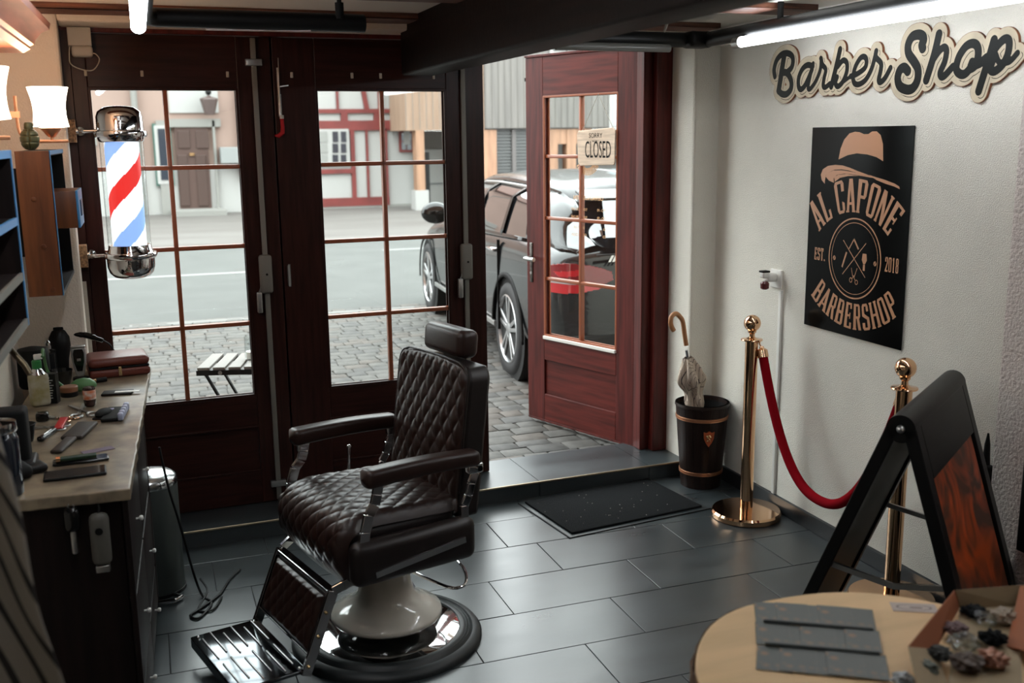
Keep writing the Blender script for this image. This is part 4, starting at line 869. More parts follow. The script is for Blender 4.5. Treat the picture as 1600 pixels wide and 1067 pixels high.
tag(o, 'beige marble worktop on the barber cabinet, covered with grooming tools', 'worktop')
# clippers hanging on the near end of the cabinet
def wpt(x, y, z=ZT+.001): p = at(x, y, Z=ZT); return Vector((p.x, p.y, z))
p = at(158, 840, Y=2.80); e = empty('hair_clipper', (p.x, p.y+.002, p.z), KA, 'pale grey hair clipper hanging on the near end of the cabinet', 'hair clipper')
MB().rbox(-.025, .025, -.035, 0, -.070, .075, .017).build('body', mat('clipper_grey', (.11, .105, .09), .5), e); MB().rbox(-.018, .018, -.030, -.008, -.088, -.068, .003).build('blade', 'steel', e)
MB().cyl((0, -.038, .03), (0, -.034, .03), .010).build('thumb_button', 'black', e); MB().tube([(0, -.015, .072), (.003, -.012, .085), (.0, -.005, .098)], .004).build('hanging_loop', 'black', e)
p = at(114, 815, Y=2.80); e = empty('hair_clipper', (p.x, p.y+.002, p.z), KA, 'black hair clipper hanging left of the pale one on the cabinet end', 'hair clipper')
MB().rbox(-.020, .020, -.035, 0, -.02, .045, .014).build('body', 'blackgloss', e); MB().rbox(-.008, .008, -.022, -.006, -.085, -.02, .006).build('handle', 'steel', e); MB().tube([(-.008, -.012, .045), (0, -.01, .06), (.008, -.012, .045)], .003).build('hanging_loop', 'steel', e)
# leather case
a, b = wpt(138, 592), wpt(232, 588); p = (a+b)/2; e = empty('leather_case', ((a.x+b.x)/2, a.y+.055, ZT+.001), math.radians(6), 'red-brown zipped leather case at the far end of the worktop by the window', 'case')
cl = mat('case_leather', (.16, .035, .022), .38, bump=.25, bscale=150)
MB().rbox(-.112, .112, -.08, .10, 0, .036, .014, 4).build('case_bottom', cl, e); MB().rbox(-.112, .112, -.08, .10, .040, .078, .022, 5).build('case_lid', cl, e); MB().rbox(-.109, .109, -.077, .097, .034, .042, .003).build('zip', 'blackmatte', e)
MB().rbox(-.006, .006, -.087, -.080, .008, .044, .002).build('zip_pull', 'brass', e)
e = empty('lighter', wpt(158, 594), .3, 'small dark metal cylinder lying in front of the leather case', 'lighter'); e.location.y -= .04
MB().cyl((-.016, 0, .009), (.022, 0, .009), .009).build('body', 'black', e); MB().cyl((-.028, 0, .009), (-.016, 0, .009), .007).build('cap', 'brass', e)
# tall black stand, hair dryer group by the wall
def simple(name, pos, lab, cat, parts, rz=0, group=None):
    e = empty(name, pos, rz, lab, cat, group)
    for nm, mb, m_ in parts: mb.build(nm, m_, e)
    return e
p = wpt(97, 572); simple('travel_bottle_holder', (p.x+.008, p.y-.10, ZT+.001), 'tall black bag-shaped holder standing against the wall on the worktop', 'holder', [('body', MB().tube([(0, 0, 0), (0, 0, .05), (0, 0, .10), (0, 0, .14), (0, 0, .165), (0, 0, .17)], [.030, .034, .044, .042, .030, .024], 20), 'black'), ('lid', MB().lathe([(.022, .168), (.026, .172), (.024, .180), (.002, .182)], 24), 'blackmatte')])
p = wpt(80, 590); simple('spray_bottle', (p.x, p.y-.02, ZT+.001), 'clear rectangular perfume-style bottle behind the green bulb hose', 'bottle', [('body', MB().rbox(-.028, .028, -.02, .02, 0, .118, .004), 'clear'), ('liquid', MB().rbox(-.024, .024, -.016, .016, .004, .10, .003), mat('dark_liquid', (.02, .02, .022), .2)), ('collar', MB().lathe([(.012, .118), (.012, .128), (.009, .13)], 16), 'steel'), ('nozzle', MB().lathe([(.010, .13), (.011, .142), (.006, .15), (.001, .15)], 16), 'chrome')])
p = wpt(58, 600); simple('round_brush_pot', (p.x, p.y-.05, ZT+.001), 'large dark round container behind the lotion bottles on the worktop', 'container', [('body', MB().lathe([(.050, 0), (.056, .01), (.056, .13), (.050, .145), (.02, .152), (.001, .153)], 32), 'blackmatte')])
p = wpt(98, 600); simple('black_bowl', (p.x, p.y-.04, ZT+.001), 'black shaving bowl in front of the tall black holder', 'bowl', [('bowl', MB().lathe([(.024, 0), (.030, .006), (.038, .04), (.042, .062), (.0395, .062), (.034, .03), (.02, .008), (.001, .007)], 32), 'blackgloss')])
p = wpt(127, 588); e = empty('trimmer', (p.x+.002, p.y-.06, ZT+.001), 0, 'silver and black beard trimmer standing beside the leather case', 'trimmer')
MB().lathe([(.030, 0), (.028, .010), (.015, .014), (.001, .014)], 24).build('stand', 'black', e)
mb = MB(); mb.prism([(-.013, .012), (.013, .012), (.022, .05), (.027, .095), (.026, .125), (-.026, .125), (-.027, .095), (-.022, .05)], -.012, .010, lambda u, v, t: (u, t, v)); mb.build('body', mat('silver_plastic', (.34, .32, .30), .35, .3), e, None, bevel=.006)
mb = MB(); mb.prism([(-.009, .035), (.009, .035), (.018, .07), (.020, .105), (.015, .120), (-.015, .120), (-.020, .105), (-.018, .07)], -.016, -.011, lambda u, v, t: (u, t, v)); mb.build('front_panel', 'blackgloss', e, None, bevel=.002); MB().rbox(-.026, .026, -.014, .010, .125, .134, .003).build('blade', 'steel', e)
MB().rbox(-.007, .007, -.0175, -.0155, .075, .085, .001).build('switch', 'steel', e)
p = wpt(128, 560); e = empty('hair_straightener', (p.x+.0, p.y-.26, ZT+.14), 0, 'glossy black curved styling tool with its cable above the trimmer', 'styling tool')
MB().tube(catmull([(-.075, .04, -.008), (-.02, .03, .006), (.03, .02, .002), (.075, 0, -.012), (.10, -.01, -.022)], 6), [.013]*6+[.014]*6+[.012]*6+[.009]*7, 14).build('body', 'blackgloss', e)
MB().tube(catmull([(.10, -.01, -.022), (.12, -.01, -.035), (.132, -.01, -.055), (.13, .02, -.08), (.05, .06, -.137), (-.02, .05, -.137)], 6), .0035).build('cable', 'black', e); MB().cyl((-.07, .04, -.14), (-.07, .04, -.01), .012).build('stand', 'blackmatte', e)
# lotion bottles at the left
p = wpt(62, 634); e = empty('lotion_bottle', (p.x+.004, p.y, ZT+.001), .3, 'white lotion bottle with a green cap and pump near the mirror', 'bottle')
MB().rbox(-.032, .032, -.022, .022, 0, .115, .012).build('body', mat('label_cream', (.42, .38, .29), .5, color2=(.28, .24, .10), vscale=25), e); MB().lathe([(.026, .112), (.016, .128), (.014, .134)], 20).build('shoulder', 'chrome', e); MB().lathe([(.015, .132), (.016, .136), (.016, .158), (.012, .162), (.001, .162)], 20).build('cap', mat('green_cap', (.02, .20, .05), .4), e); MB().rbox(-.008, .02, -.006, .006, .162, .182, .004).build('pump', 'white', e)
p = wpt(84, 630); e = empty('product_box', (p.x, p.y+.01, ZT+.001), -.25, 'narrow black box with small white print beside the lotion bottle', 'box')
MB().box(-.018, .018, -.016, .016, 0, .105).build('carton', 'black', e, None)
mb = MB()
for k in range(9): mb.box(-.010+.004*(k % 2), -.010+.004*(k % 2)+rng.uniform(.008, .016), -.0166, -.016, .018+k*.009, .0215+k*.009)
mb.build('print', mat('print_white', (.5, .5, .48), .6), e, None)
# green bulb with hose
p = wpt(138, 622); bulb = empty('bulb_blower', (p.x-.025, p.y+.10, ZT+.001), 0, 'green rubber bulb blower with a hose arching to the lotion bottle', 'blower')
mb = MB(); mb.tube([(-.045, .0, .022), (-.03, 0, .024), (-.015, 0, .026), (.01, 0, .027), (.03, 0, .026), (.045, 0, .024), (.052, 0, .022)], [.006, .015, .023, .026, .023, .013, .003], 24); mb.build('bulb', 'green', bulb, 70)
MB().tube([(-.052, 0, .022), (-.045, 0, .022)], .008).build('collar', 'offwhite', bulb)
l0 = Vector((p.x-.025, p.y+.10, ZT+.001)); b_ = wpt(64, 634); tgt = Vector((b_.x+.02, b_.y, ZT+.172))-l0
MB().tube(catmull([(-.052, 0, .022), (-.075, -.01, .045), (-.105, -.04, .10), tuple(Vector((-.105, -.04, .10)).lerp(tgt, .6)+Vector((0, 0, .045))), tuple(tgt)], 8), .005, 10).build('hose', 'green', bulb)
p = wpt(108, 622); simple('wax_tin', (p.x, p.y+.03, ZT+.001), 'round black jar with a copper-brown lid in front of the black bowl', 'jar', [('jar', MB().lathe([(.028, 0), (.030, .003), (.030, .018), (.027, .020)], 32), 'black'), ('lid', MB().lathe([(.0305, .018), (.031, .034), (.028, .037), (.001, .0375)], 32), mat('copper_brown_lid', (.22, .09, .04), .5))])
p = wpt(141, 636); e = empty('aftershave_bottle', (p.x, p.y+.01, ZT+.001), 0, 'small dark bottle with an orange and white label standing upside down', 'bottle')
MB().lathe([(.014, 0), (.018, .004), (.020, .018), (.021, .06), (.018, .068), (.001, .069)], 28).build('body', mat('dark_amber', (.03, .01, .008), .1), e)
MB().lathe([(.0205, .026), (.0212, .028), (.0216, .058), (.0205, .060)], 28, cap=False).build('label', mat('orange_label', (.55, .14, .04), .4, color2=(.6, .55, .5), vscale=60), e)
# brushes, cards, scissors, comb etc.
p = wpt(127, 640); scis = empty('scissors', (p.x, p.y-.02, ZT+.001), .2, 'open silver scissors lying on the worktop behind the dark paddle brush', 'scissors')
def scissors(e, s=1.0, hm='steel'):
    for q in (-1, 1):
        mb = MB(); mb.bar((0, 0, .003), (q*.016*s, .050*s, .003), .007*s, .003); mb.build('blade', 'steel', e, None)
        mb = MB(); mb.tube([(q*.017*s+.012*s*math.cos(k*PI/8), -.045*s+.014*s*math.sin(k*PI/8), .003) for k in range(16)], .0028*s, 8, closed=True).bar((0, 0, .003), (q*.012*s, -.033*s, .003), .006*s, .003); mb.build('handle', hm, e)
    MB().cyl((0, 0, .001), (0, 0, .007), .004*s).build('pivot', 'steel', e)
scissors(scis)
scis.scale = (1.5, 1.7, 1.2)
p = wpt(88, 655); s2 = empty('scissors', (p.x, p.y, ZT+.001), .9, 'small gold-handled scissors above the red comb', 'scissors'); scissors(s2, .8, 'gold')
s2.scale = (1.5, 1.5, 1.2)
p = wpt(70, 670); s3 = empty('scissors', (p.x, p.y, ZT+.001), 1.3, 'small silver scissors left of the red comb', 'scissors'); scissors(s3, .8)
s3.scale = (1.5, 1.5, 1.2)
a, b = wpt(88, 678), wpt(103, 652); rc = simple('red_comb', ((a+b)/2), 'bright red comb lying on the worktop', 'comb', [('comb', MB().rbox(-.008, .008, -.042, .042, 0, .008, .002), 'red')], rz=math.atan2(b.y-a.y, b.x-a.x)-PI/2)
rc.scale = (1.6, 1.6, 1.3)
p = wpt(74, 683); pk = simple('penknife', p, 'small dark folding razor left of the paddle brush', 'razor', [('body', MB().rbox(-.008, .008, -.035, .035, 0, .012, .005), 'blackgloss'), ('metal_inlay', MB().rbox(-.003, .003, -.02, .02, .011, .0135, .001), 'chrome')], rz=-.3)
pk.scale = (1.4, 1.6, 1.3)
a, b = wpt(96, 702), wpt(133, 668); e = empty('paddle_brush', (a+b)/2, math.atan2(b.y-a.y, b.x-a.x)-PI/2+.0, 'flat dark brown paddle brush lying in the middle of the worktop', 'brush')
db = mat('dark_brown_flat', (.035, .024, .018), .6)
L = (b-a).length; MB().rbox(-.024, .024, -.02, L*.55, 0, .010, .004).build('paddle', db, e); MB().rbox(-.013, .013, -L*.62, -.018, 0, .010, .005).build('handle', db, e)
e.scale = (1.35, 1.15, 1.2)
p = wpt(162, 651); e = empty('bristle_brush', p, -.35, 'oval black hand brush with a purple tip lying on the worktop', 'brush')
mb = MB(); mb.X = Matrix.Diagonal((1, 1.5, .55, 1)); mb.sph((0, 0, .020), .020, 20); mb.build('bristles', 'blackmatte', e); MB().rbox(-.010, .014, .024, .040, .004, .012, .004).build('tip', mat('purple_plastic', (.10, .06, .22), .4), e); MB().rbox(-.018, .018, -.030, .026, 0, .005, .002).build('back', 'darkwalnut', e)
e.scale = (1.15, 1.5, 1.2)
p = wpt(183, 650); e = empty('clip_set', p, -.12, 'black sheet with a column of white clipper guards on the worktop', 'clipper guards')
MB().rbox(-.035, .012, -.045, .05, 0, .010, .003).build('backing', 'blackmatte', e)
for k in range(5): MB().rbox(.010, .026, -.045+k*.020, -.030+k*.020, .0, .022, .005).build('guard', mat('pale_blue_guard', (.42, .46, .62), .4), e)
e.scale = (1.15, 1.7, 1.2)
a, b = wpt(128, 703), wpt(190, 696); e = empty('purple_card', wpt(153, 704), .35, 'purple-tinted card lying on the worktop', 'card'); MB().box(-.045, .045, -.018, .018, 0, .001).build('card', mat('purple_card', (.16, .11, .17), .5), e, None)
p = wpt(185, 615); simple('flat_case', (p.x, p.y, ZT+.001), 'thin dark wallet with a white paper strip by the leather case', 'wallet', [('wallet', MB().rbox(-.055, .05, -.03, .03, 0, .007, .003), 'darkwalnut'), ('paper', MB().box(-.01, .075, -.018, .004, .0075, .0085), 'white')], rz=-.15)
# phones and cigar tube in the foreground
e = empty('phone', wpt(118, 742), math.radians(3), 'black smartphone lying at the front of the worktop', 'phone')
MB().rbox(-.080, .080, -.040, .036, 0, .009, .005).build('body', 'black', e); MB().box(-.076, .076, -.036, .032, .009, .0094).build('screen', mat('phone_glass', (.01, .012, .015), .05), e, None)
e = empty('phone', wpt(124, 722), math.radians(3), 'second black smartphone behind the first, under the green tube', 'phone'); MB().rbox(-.070, .080, -.024, .026, 0, .009, .005).build('body', 'blackgloss', e); MB().box(.03, .074, -.02, .022, .009, .0094).build('screen', mat('blue_screen', (.05, .08, .12), .1), e, None)
e = empty('cigar_tube', wpt(125, 724), math.radians(4), 'dark green tube with a gold end lying on the phone', 'tube'); e.location.z += .010; MB().cyl((-.05, 0, .008), (.045, 0, .008), .008).build('tube', mat('dark_green', (.015, .045, .02), .3), e); MB().cyl((-.062, 0, .008), (-.05, 0, .008), .0085).build('gold_end', 'gold', e)
p = wpt(38, 735); bb = simple('black_brush', (p.x+.012, p.y-.03, ZT+.001), 'black neck brush lying at the near left of the worktop', 'brush', [('bristles', MB().rbox(-.05, .0, -.05, .05, 0, .035, .016), 'blackmatte'), ('handle', MB().rbox(-.01, .04, -.025, .03, 0, .022, .01), 'black')], rz=.4)
bb.scale = (1.2, 1.3, 1.1)
p = wpt(42, 690); simple('black_cup', (p.x-.002, p.y, ZT+.001), 'small black tapered cup left of the scissors', 'cup', [('cup', MB().lathe([(.020, 0), (.022, .003), (.030, .05), (.034, .055), (.031, .056), (.026, .045), (.018, .006), (.001, .005)], 28), 'black')])
p = wpt(76, 664); simple('dark_cap', (p.x-.02, p.y+.06, ZT+.001), 'small dark upright clip box in front of the lotion bottle', 'clip', [('body', MB().rbox(-.022, .018, -.016, .02, 0, .03, .008), 'blackgloss')])
e = empty('blue_jar', at(5, 700, Y=2.85), 0, 'dark glass disinfectant jar at the left edge of the picture', 'jar'); e.location.z = ZT+.001; e.location.x -= .01
MB().lathe([(.045, 0), (.048, .004), (.048, .15), (.044, .16), (.04, .17)], 32).build('jar', mat('dark_blue_glass', (.008, .012, .02), .08), e); MB().lathe([(.046, .17), (.048, .175), (.046, .195), (.001, .2)], 32).build('lid', 'chrome', e)
e = empty('clipper_dock', (at(22, 660, Y=3.1).x-.015, 3.1, ZT+.001), 0, 'tall black charging dock with a small blue light by the mirror', 'charger')
MB().rbox(-.05, .05, -.04, .04, 0, .17, .012).build('body', 'blackmatte', e); MB().cyl((.02, -.042, .05), (.02, -.039, .05), .005).build('indicator', mat('blue_led', (.0, .1, .2), .4, emit=(.05, .35, .6), estr=.6), e); MB().rbox(-.055, .065, -.07, .04, 0, .028, .008).build('base', 'black', e)
# ------------------------------------------------------------ shelves, mirror, cornice on the left wall
e = empty('wall_shelf', (-.262, 3.60, 1.232), 0, 'walnut box shelf with blue-lit edges and a small blue drawer beside the pole', 'shelf')
blue = mat('blue_lit_tint', (.06, .27, .56), .4)  # bluish light on the edges put into the base colour; drawer front shares it
MB().box(-.102, 0, 0, .022, 0, .46).build('side_panel', 'walnut', e, None, bevel=.001)
MB().box(-.098, -.002, .60, .62, -.0, .46).build('far_panel', 'blackmatte', e, None)
for q in (.445, 0): MB().box(-.102, 0, .022, .62, q, q+.013).build('shelf_board', 'darkwalnut', e, None)
MB().box(-.100, -.09, .022, .62, 0, .46).build('back_board', 'blackmatte', e, None)
MB().box(-.003, .001, .002, .62, .448, .461).box(-.003, .001, .0, .006, .0, .46).build('front_edge', blue, e, None)
d = MB().rbox(-.09, .052, .20, .45, .20, .325, .002).build('drawer', 'walnut', e)
MB().rbox(.052, .060, .20, .45, .20, .325, .002).build('drawer_front', blue, d); MB().rbox(.058, .064, .28, .37, .235, .290, .003).build('recess_pull', mat('blue_recess', (.02, .07, .15), .4), d)
for x, z in ((-.06, .31), (-.045, .16), (-.03, .02)): MB().lathe([(.008, 0), (.007, -.002), (.001, -.003)], 14, (x, .0, z), axis='y').build('screw_cap', 'walnut', e)
MB().box(-.24, -.102, .30, .34, .1, .4).build('wall_bracket', 'blackmatte', e, None)
# near shelf unit
e = empty('mirror_cabinet', (-.318, 2.70, 1.24), math.radians(-1), 'tall dark open shelf cabinet with blue-lit edges at the left edge of the picture', 'cabinet')
MB().box(-.182, -.167, -1.0, .30, .0, .46).build('back_panel', 'blackmatte', e, None)
for y in (-1.0, -.35, .285): MB().box(-.175, 0, y, y+.016, 0, .46).build('upright', 'darkwalnut', e, None)
for z, m_ in ((.448, blue), (.275, blue), (.13, 'grey_iron'), (.008, 'grey_iron')):
    MB().box(-.175, -.004, -.99, .30, z-.008, z+.010).build('shelf', 'darkwalnut', e, None); MB().box(-.006, .002, -.99, .30, z-.008, z+.012).build('shelf_edge', m_, e, None)
MB().box(-.006, .003, .288, .302, .0, .46).build('front_edge', blue, e, None)
# crown moulding over the mirror
mb = MB(); pr = [(-.30, .0), (-.02, .0), (.0, .012), (.0, .020), (.012, .026), (.018, .040), (.035, .060), (.060, .072), (.064, .090), (-.30, .090)]
mb.prism(pr, -1.6, 0.0, lambda u, v, t: (u, t, v)); e = tag(mb.build('cornice', mat('red_brown_cornice', (.30, .095, .05), .4, var=.3, vscale=4, vstretch=(6, .6, 6)), None, 30), 'red-brown moulded cornice at the top left over the mirror', 'cornice'); e.location = (-.29, 3.62, 1.990); e.rotation_euler = (0, 0, math.radians(-1))
# mirror behind, on the left wall
e = empty('wall_mirror', (-.498, 3.35, 1.05), 0, 'dark red framed mirror on the left wall under the cornice', 'mirror')
MB().rbox(0, .03, -1.2, .22, 0, .94, .005).build('frame', 'doorwood', e); MB().box(.03, .032, -1.14, .16, .06, .88).build('mirror_glass', 'chrome', e, None)
# grenade shaped ornament standing on the shelf
p = at(48, 233, Y=3.66); e = empty('grenade_ornament', (p.x, 3.66, 1.6945), 0, 'small olive green grenade-shaped ornament standing on the walnut shelf', 'ornament')
olv = mat('olive_metal', (.075, .075, .03), .45, .3)
mb = MB()
def gren(u, v):
    ph = PI*v; r = .0285*math.sin(ph)**.75+.0005; z = .034-.034*math.cos(ph); g = .84+.16*min(1, 3.5*abs(math.sin(4*2*PI*u/1*.5*1.0))*1.0)*min(1, 3*abs(math.sin(ph*5.0)))
    return (r*g*math.cos(2*PI*u), r*g*math.sin(2*PI*u), z)
mb.grid(64, 40, gren, closed_u=True); mb.build('body', olv, e, 30); MB().lathe([(.011, .06), (.014, .068), (.013, .082), (.010, .086), (.001, .087)], 20).build('fuse_cap', olv, e)
MB().tube([(.024+.010*math.cos(k*PI/8), 0, .080+.010*math.sin(k*PI/8)) for k in range(16)], .0016, 6, closed=True).build('ring', 'offwhite', e)
# ------------------------------------------------------------ hose-like metal arm near the mirror
e = empty('lamp_arm', (-.36, 2.95, 1.13), 0, 'bent dark metal arm sticking out under the left shelf cabinet', 'arm')
MB().tube([(-.14, .0, .09), (-.02, 0, .072), (.0, 0, .06), (.035, -.02, .015), (.048, -.03, -.01)], .008, 12).build('arm', mat('dark_brass', (.16, .12, .07), .35, .8), e)
# ------------------------------------------------------------ striped cape, bottom left
cape = mat('striped_cape_cloth', (.30, .27, .23), .8); nt = cape.node_tree; wv = nt.nodes.new('ShaderNodeTexWave'); wv.wave_type = 'BANDS'; wv.bands_direction = 'X'; wv.inputs['Scale'].default_value = 8; wv.inputs['Distortion'].default_value = 0
rr_ = nt.nodes.new('ShaderNodeValToRGB'); rr_.color_ramp.elements[0].position = .13; rr_.color_ramp.elements[0].color = (.02, .018, .016, 1); rr_.color_ramp.elements[1].position = .2; rr_.color_ramp.elements[1].color = (.30, .27, .23, 1)
mp_ = nt.nodes.new('ShaderNodeMapping'); mp_.inputs['Rotation'].default_value = (0, 0, 0)
nt.links.new(nt.nodes['Texture Coordinate'].outputs['UV'], mp_.inputs[0]); nt.links.new(mp_.outputs[0], wv.inputs['Vector']); nt.links.new(wv.outputs[0], rr_.inputs[0]); nt.links.new(rr_.outputs[0], nt.nodes['Principled BSDF'].inputs['Base Color'])
e = empty('striped_cape', (-.30, 1.60, 0), 0, 'grey and black striped barber cape hanging at the bottom left corner', 'cape')
EDG = catmull([at(-14, 620, Y=1.60), at(0, 690, Y=1.60), at(36, 800, Y=1.60), at(70, 930, Y=1.60), at(112, 1067, Y=1.60), at(150, 1300, Y=1.60), at(165, 1560, Y=1.60)], 12)
def capef(u, v):
    k = v*(len(EDG)-1); i = min(int(k), len(EDG)-2); p = EDG[i].lerp(EDG[i+1], k-i); x = p.x+.30; z = p.z
    xx = -.19+(x+.19)*u
    return (xx+.006*math.sin(v*9+u*6), (.035*math.sin(u*10+v*2)+.02*math.sin(u*19-v*4))*(.5+.5*v), z+.02*(1-u))
mb = MB(); nu_, nv_ = 60, 70; mb.grid(nu_, nv_, capef); o = mb.build('cloth', cape, e, 80, fix=False)
uvl = o.data.uv_layers.new(name='uv')
for l_ in o.data.loops: 
    i, j = l_.vertex_index % nu_, l_.vertex_index//nu_; uvl.data[l_.index].uv = (i/(nu_-1)*.30-j/(nv_-1)*.30, j/(nv_-1))
md = o.modifiers.new('th', 'SOLIDIFY'); md.thickness = .002
MB().tube([(-.20, .0, EDG[0].z+.03), (-.10, .0, EDG[0].z+.03), (EDG[0].x+.31, .0, EDG[0].z+.02)], .010).build('hanging_rail', 'blackmatte', e)
# ------------------------------------------------------------ pedal bin with cable
p = Vector((.0, 4.17, 0)); e = empty('pedal_bin', (-.058, 4.02, 0), 0, 'dark pedal bin with a shiny domed lid between the cabinet and the glazed door', 'bin')
MB().lathe([(.098, 0), (.103, .004), (.103, .43), (.10, .435)], 48).build('body', mat('bin_grey_green', (.045, .055, .052), .4, .3), e, 50); MB().lathe([(.102, .43), (.104, .436), (.103, .458), (.098, .463), (.085, .474), (.05, .484), (.001, .487)], 48).build('lid', mat('brushed_lid', (.62, .64, .64), .22, 1), e, 50)
MB().tube([(.06, -.10, .012), (.085, -.135, .012), (.06, -.165, .014), (.0, -.16, .014), (-.03, -.13, .014)], .008, 10).build('pedal', 'chrome', e); MB().lathe([(.107, 0), (.107, .012), (.098, .016)], 48).build('foot_ring', 'black', e)
e = empty('power_cable', (.0, 3.96, 0), 0, 'thin black cable hanging beside the bin and trailing over the floor', 'cable')
MB().tube(catmull([(-.01, -.04, .60), (.01, -.06, .45), (.04, -.06, .30), (.075, -.06, .10), (.10, -.08, .01), (.13, -.16, .006), (.08, -.27, .006), (.05, -.24, .006), (.08, -.20, .006), (.16, -.10, .006), (.21, .03, .006), (.26, .12, .006)], 8), .0045, 8).build('cable', 'black', e)
MB().tube(catmull([(.10, -.02, .05), (.12, -.10, .03), (.08, -.2, .006), (.13, -.22, .006), (.17, -.12, .006)], 6), .004, 8).build('second_loop', 'black', e)
# ================================================================== outside
# cobbles before the shop
rs = random.Random(11); mb = MB(); y = 4.80; row = 0
def gz(x, y): return .045 - .0*(y)
mats_c = [mat('cobble_grey', (0.083, 0.080, 0.074), .7, var=.18, vscale=14, bump=.5, bscale=60, spec=.25), mat('cobble_pink', (0.086, 0.076, 0.067), .7, var=.18, vscale=14, bump=.5, bscale=60, spec=.25), mat('cobble_dark', (0.070, 0.068, 0.065), .7, var=.2, vscale=14, bump=.5, bscale=60, spec=.25)]
while y < 10.0:
    h = rs.uniform(.105, .14); x = -3.2+rs.uniform(0, .1)
    far = y > 7.2
    while x < 5.6:
        w_ = rs.uniform(.12, .21); vis = (x+w_ > -.35+0*(y) and x < .62*y+.1) or True
        if x+w_ > -1.2-(0) and x < .72*y+.3 and (x > .05*y-1.4):
            g = rs.uniform(.003, .006); j = [rs.uniform(-.005, .005) for _ in range(8)]; t = .045+rs.uniform(-.002, .003); mb.m = rs.choice((0, 0, 1, 2))
            x0, x1, y0, y1 = x+g, x+w_-g, y+g, y+h-g; c = .009
            yo = FR*x
            top = [(x0+c+j[0], y0+c+j[1]), (x1-c+j[2], y0+c+j[3]), (x1-c+j[4], y1-c+j[5]), (x0+c+j[6], y1-c+j[7])]
            mid = [(x0+j[0], y0+j[1]), (x1+j[2], y0+j[3]), (x1+j[4], y1+j[5]), (x0+j[6], y1+j[7])]
            vs = [(a, b+yo, t) for a, b in top]+[(a, b+yo, t-.006) for a, b in mid]+[(a, b+yo, t-.035) for a, b in mid]
            fs = [(0, 1, 2, 3)]+[(k, 4+k, 4+(k+1) % 4, (k+1) % 4) for k in range(4)]+[(4+k, 8+k, 8+(k+1) % 4, 4+(k+1) % 4) for k in range(4)]
            mb.add(vs, fs)
        x += w_
    y += h; row += 1
ob = mb.build('street_pavement', mats_c, None, 50, fix=True); struct(ob)
struct(MB().box(-8, 12, 4.74, 10.0, -.1, .034).build('pavement_joint', mat('sandy_joint', (0.052, 0.047, 0.042), .9, var=.3, vscale=60, bump=.6, bscale=200), None, None))
asph = mat('light_asphalt', (.088, .090, .086), .85, var=.06, vscale=2, bump=.3, bscale=200, spec=.15)
struct(MB().box(-30, 60, 10.0, 17.0, -.1, .030).build('road', asph, None, None))
struct(MB().box(-30, 60, 9.93, 10.05, -.1, .045).build('kerb', mat('kerb_stone', (0.123, 0.120, 0.112), .7), None, None))
struct(MB().box(-30, 60, 17.0, 44, -.1, .045).build('far_yard', mat('brown_asphalt', (0.078, 0.069, 0.063), .7, color2=(0.110, 0.102, 0.094), vscale=.7, vstretch=(.4, 2, 1)), None, None))
mb = MB()
for x0, y0, L_ in ((-6, 13.6, 8), (3.4, 15.4, 1.6), (5.6, 15.6, 2)): mb.box(x0, x0+L_, y0, y0+.16, .030, .033)
struct(mb.build('road_marking', mat('faded_marking', (0.158, 0.158, 0.152), .7), None, None))
# our own building outside: facade above the door, seen in reflections on the car
struct(MB().box(-7.5, -5.2, 5.0, 9.6, 0, 6.5).build('neighbour_wall', mat('neighbour_render', (0.10, 0.05, 0.035), .85), None, None))
struct(MB().box(-9, -1.2, 4.5, 4.75, 0, 9).box(3.2, 9, 4.5, 4.75, 0, 9).box(-1.2, 3.2, 4.5, 4.75, 2.6, 9).build('wall_outside', mat('terracotta_render', (0.265, 0.117, 0.066), .85), None, None, rotz=FR))
# ---- buildings on the far side
YB = 25.2
def bp(x, y, d=0): p = at(x, y, Y=YB-d); return p.x, p.z
def patch(mb, x0, y0, x1, y1, d=.04, dd=.0):
    """wall piece between photo corners, standing d in front of the far facade plane"""
    a = bp(x0, y0, d); b = bp(x1, y1, d); X0, X1 = sorted((a[0], b[0])); Z0, Z1 = sorted((a[1], b[1])); mb.box(X0, X1, YB-d, YB-dd+.0, Z0, Z1); return mb
def quad(mb, pts, d=.05):
    q = [bp(x, y, d) for x, y in pts]; mb.prism(q, YB-d, YB, lambda u, v, t: (u, t, v)); return mb
pink = mat('pink_render', (0.255, 0.178, 0.147), .85, var=.05, vscale=1); whitew = mat('white_render', (0.314, 0.310, 0.297), .85); stone = mat('grey_sandstone', (0.193, 0.189, 0.174), .8); brown = mat('brown_door_paint', (0.054, 0.027, 0.020), .6)
redt = mat('red_timber', (0.127, 0.017, 0.014), .6, var=.15, vscale=3); orangew = mat('orange_larch', (0.270, 0.150, 0.090), .6, var=.2, vscale=2, vstretch=(5, 5, .6)); greyw = mat('weathered_grey_boards', (0.151, 0.143, 0.130), .75, color2=(0.113, 0.107, 0.099), vscale=3, vstretch=(3, 3, .2)); tanw = mat('tan_larch_boards', (0.280, 0.189, 0.133), .7, color2=(0.231, 0.150, 0.101), vscale=3, vstretch=(3, 3, .2))
dgreen = mat('dark_green_frame', (.03, .09, .07), .5); wind = mat('dark_window_glass', (.03, .035, .045), .08); slats = mat('dark_louvres', (.05, .055, .055), .5)
e = empty('pink_house', (0, 0, 0), 0, 'pale pink rendered house with a brown door across the street', 'house')
xa = bp(484, 200)[0]; MB().box(-14, xa, YB, YB+6, 0, 6.2).build('wall', pink, e, None)
MB().box(-14, xa, YB-.03, YB, .0, bp(300, 262)[1]).build('plinth', whitew, e, None)
mb = MB(); patch(mb, 262, 137, 342, 176, .05); mb.build('upper_panel', whitew, e, None)
mb = MB(); 
for q in ((243, 188, 271, 340), (331, 188, 345, 338), (258, 186, 345, 198)): patch(mb, *q, .12)
mb.build('door_surround', stone, e, None)
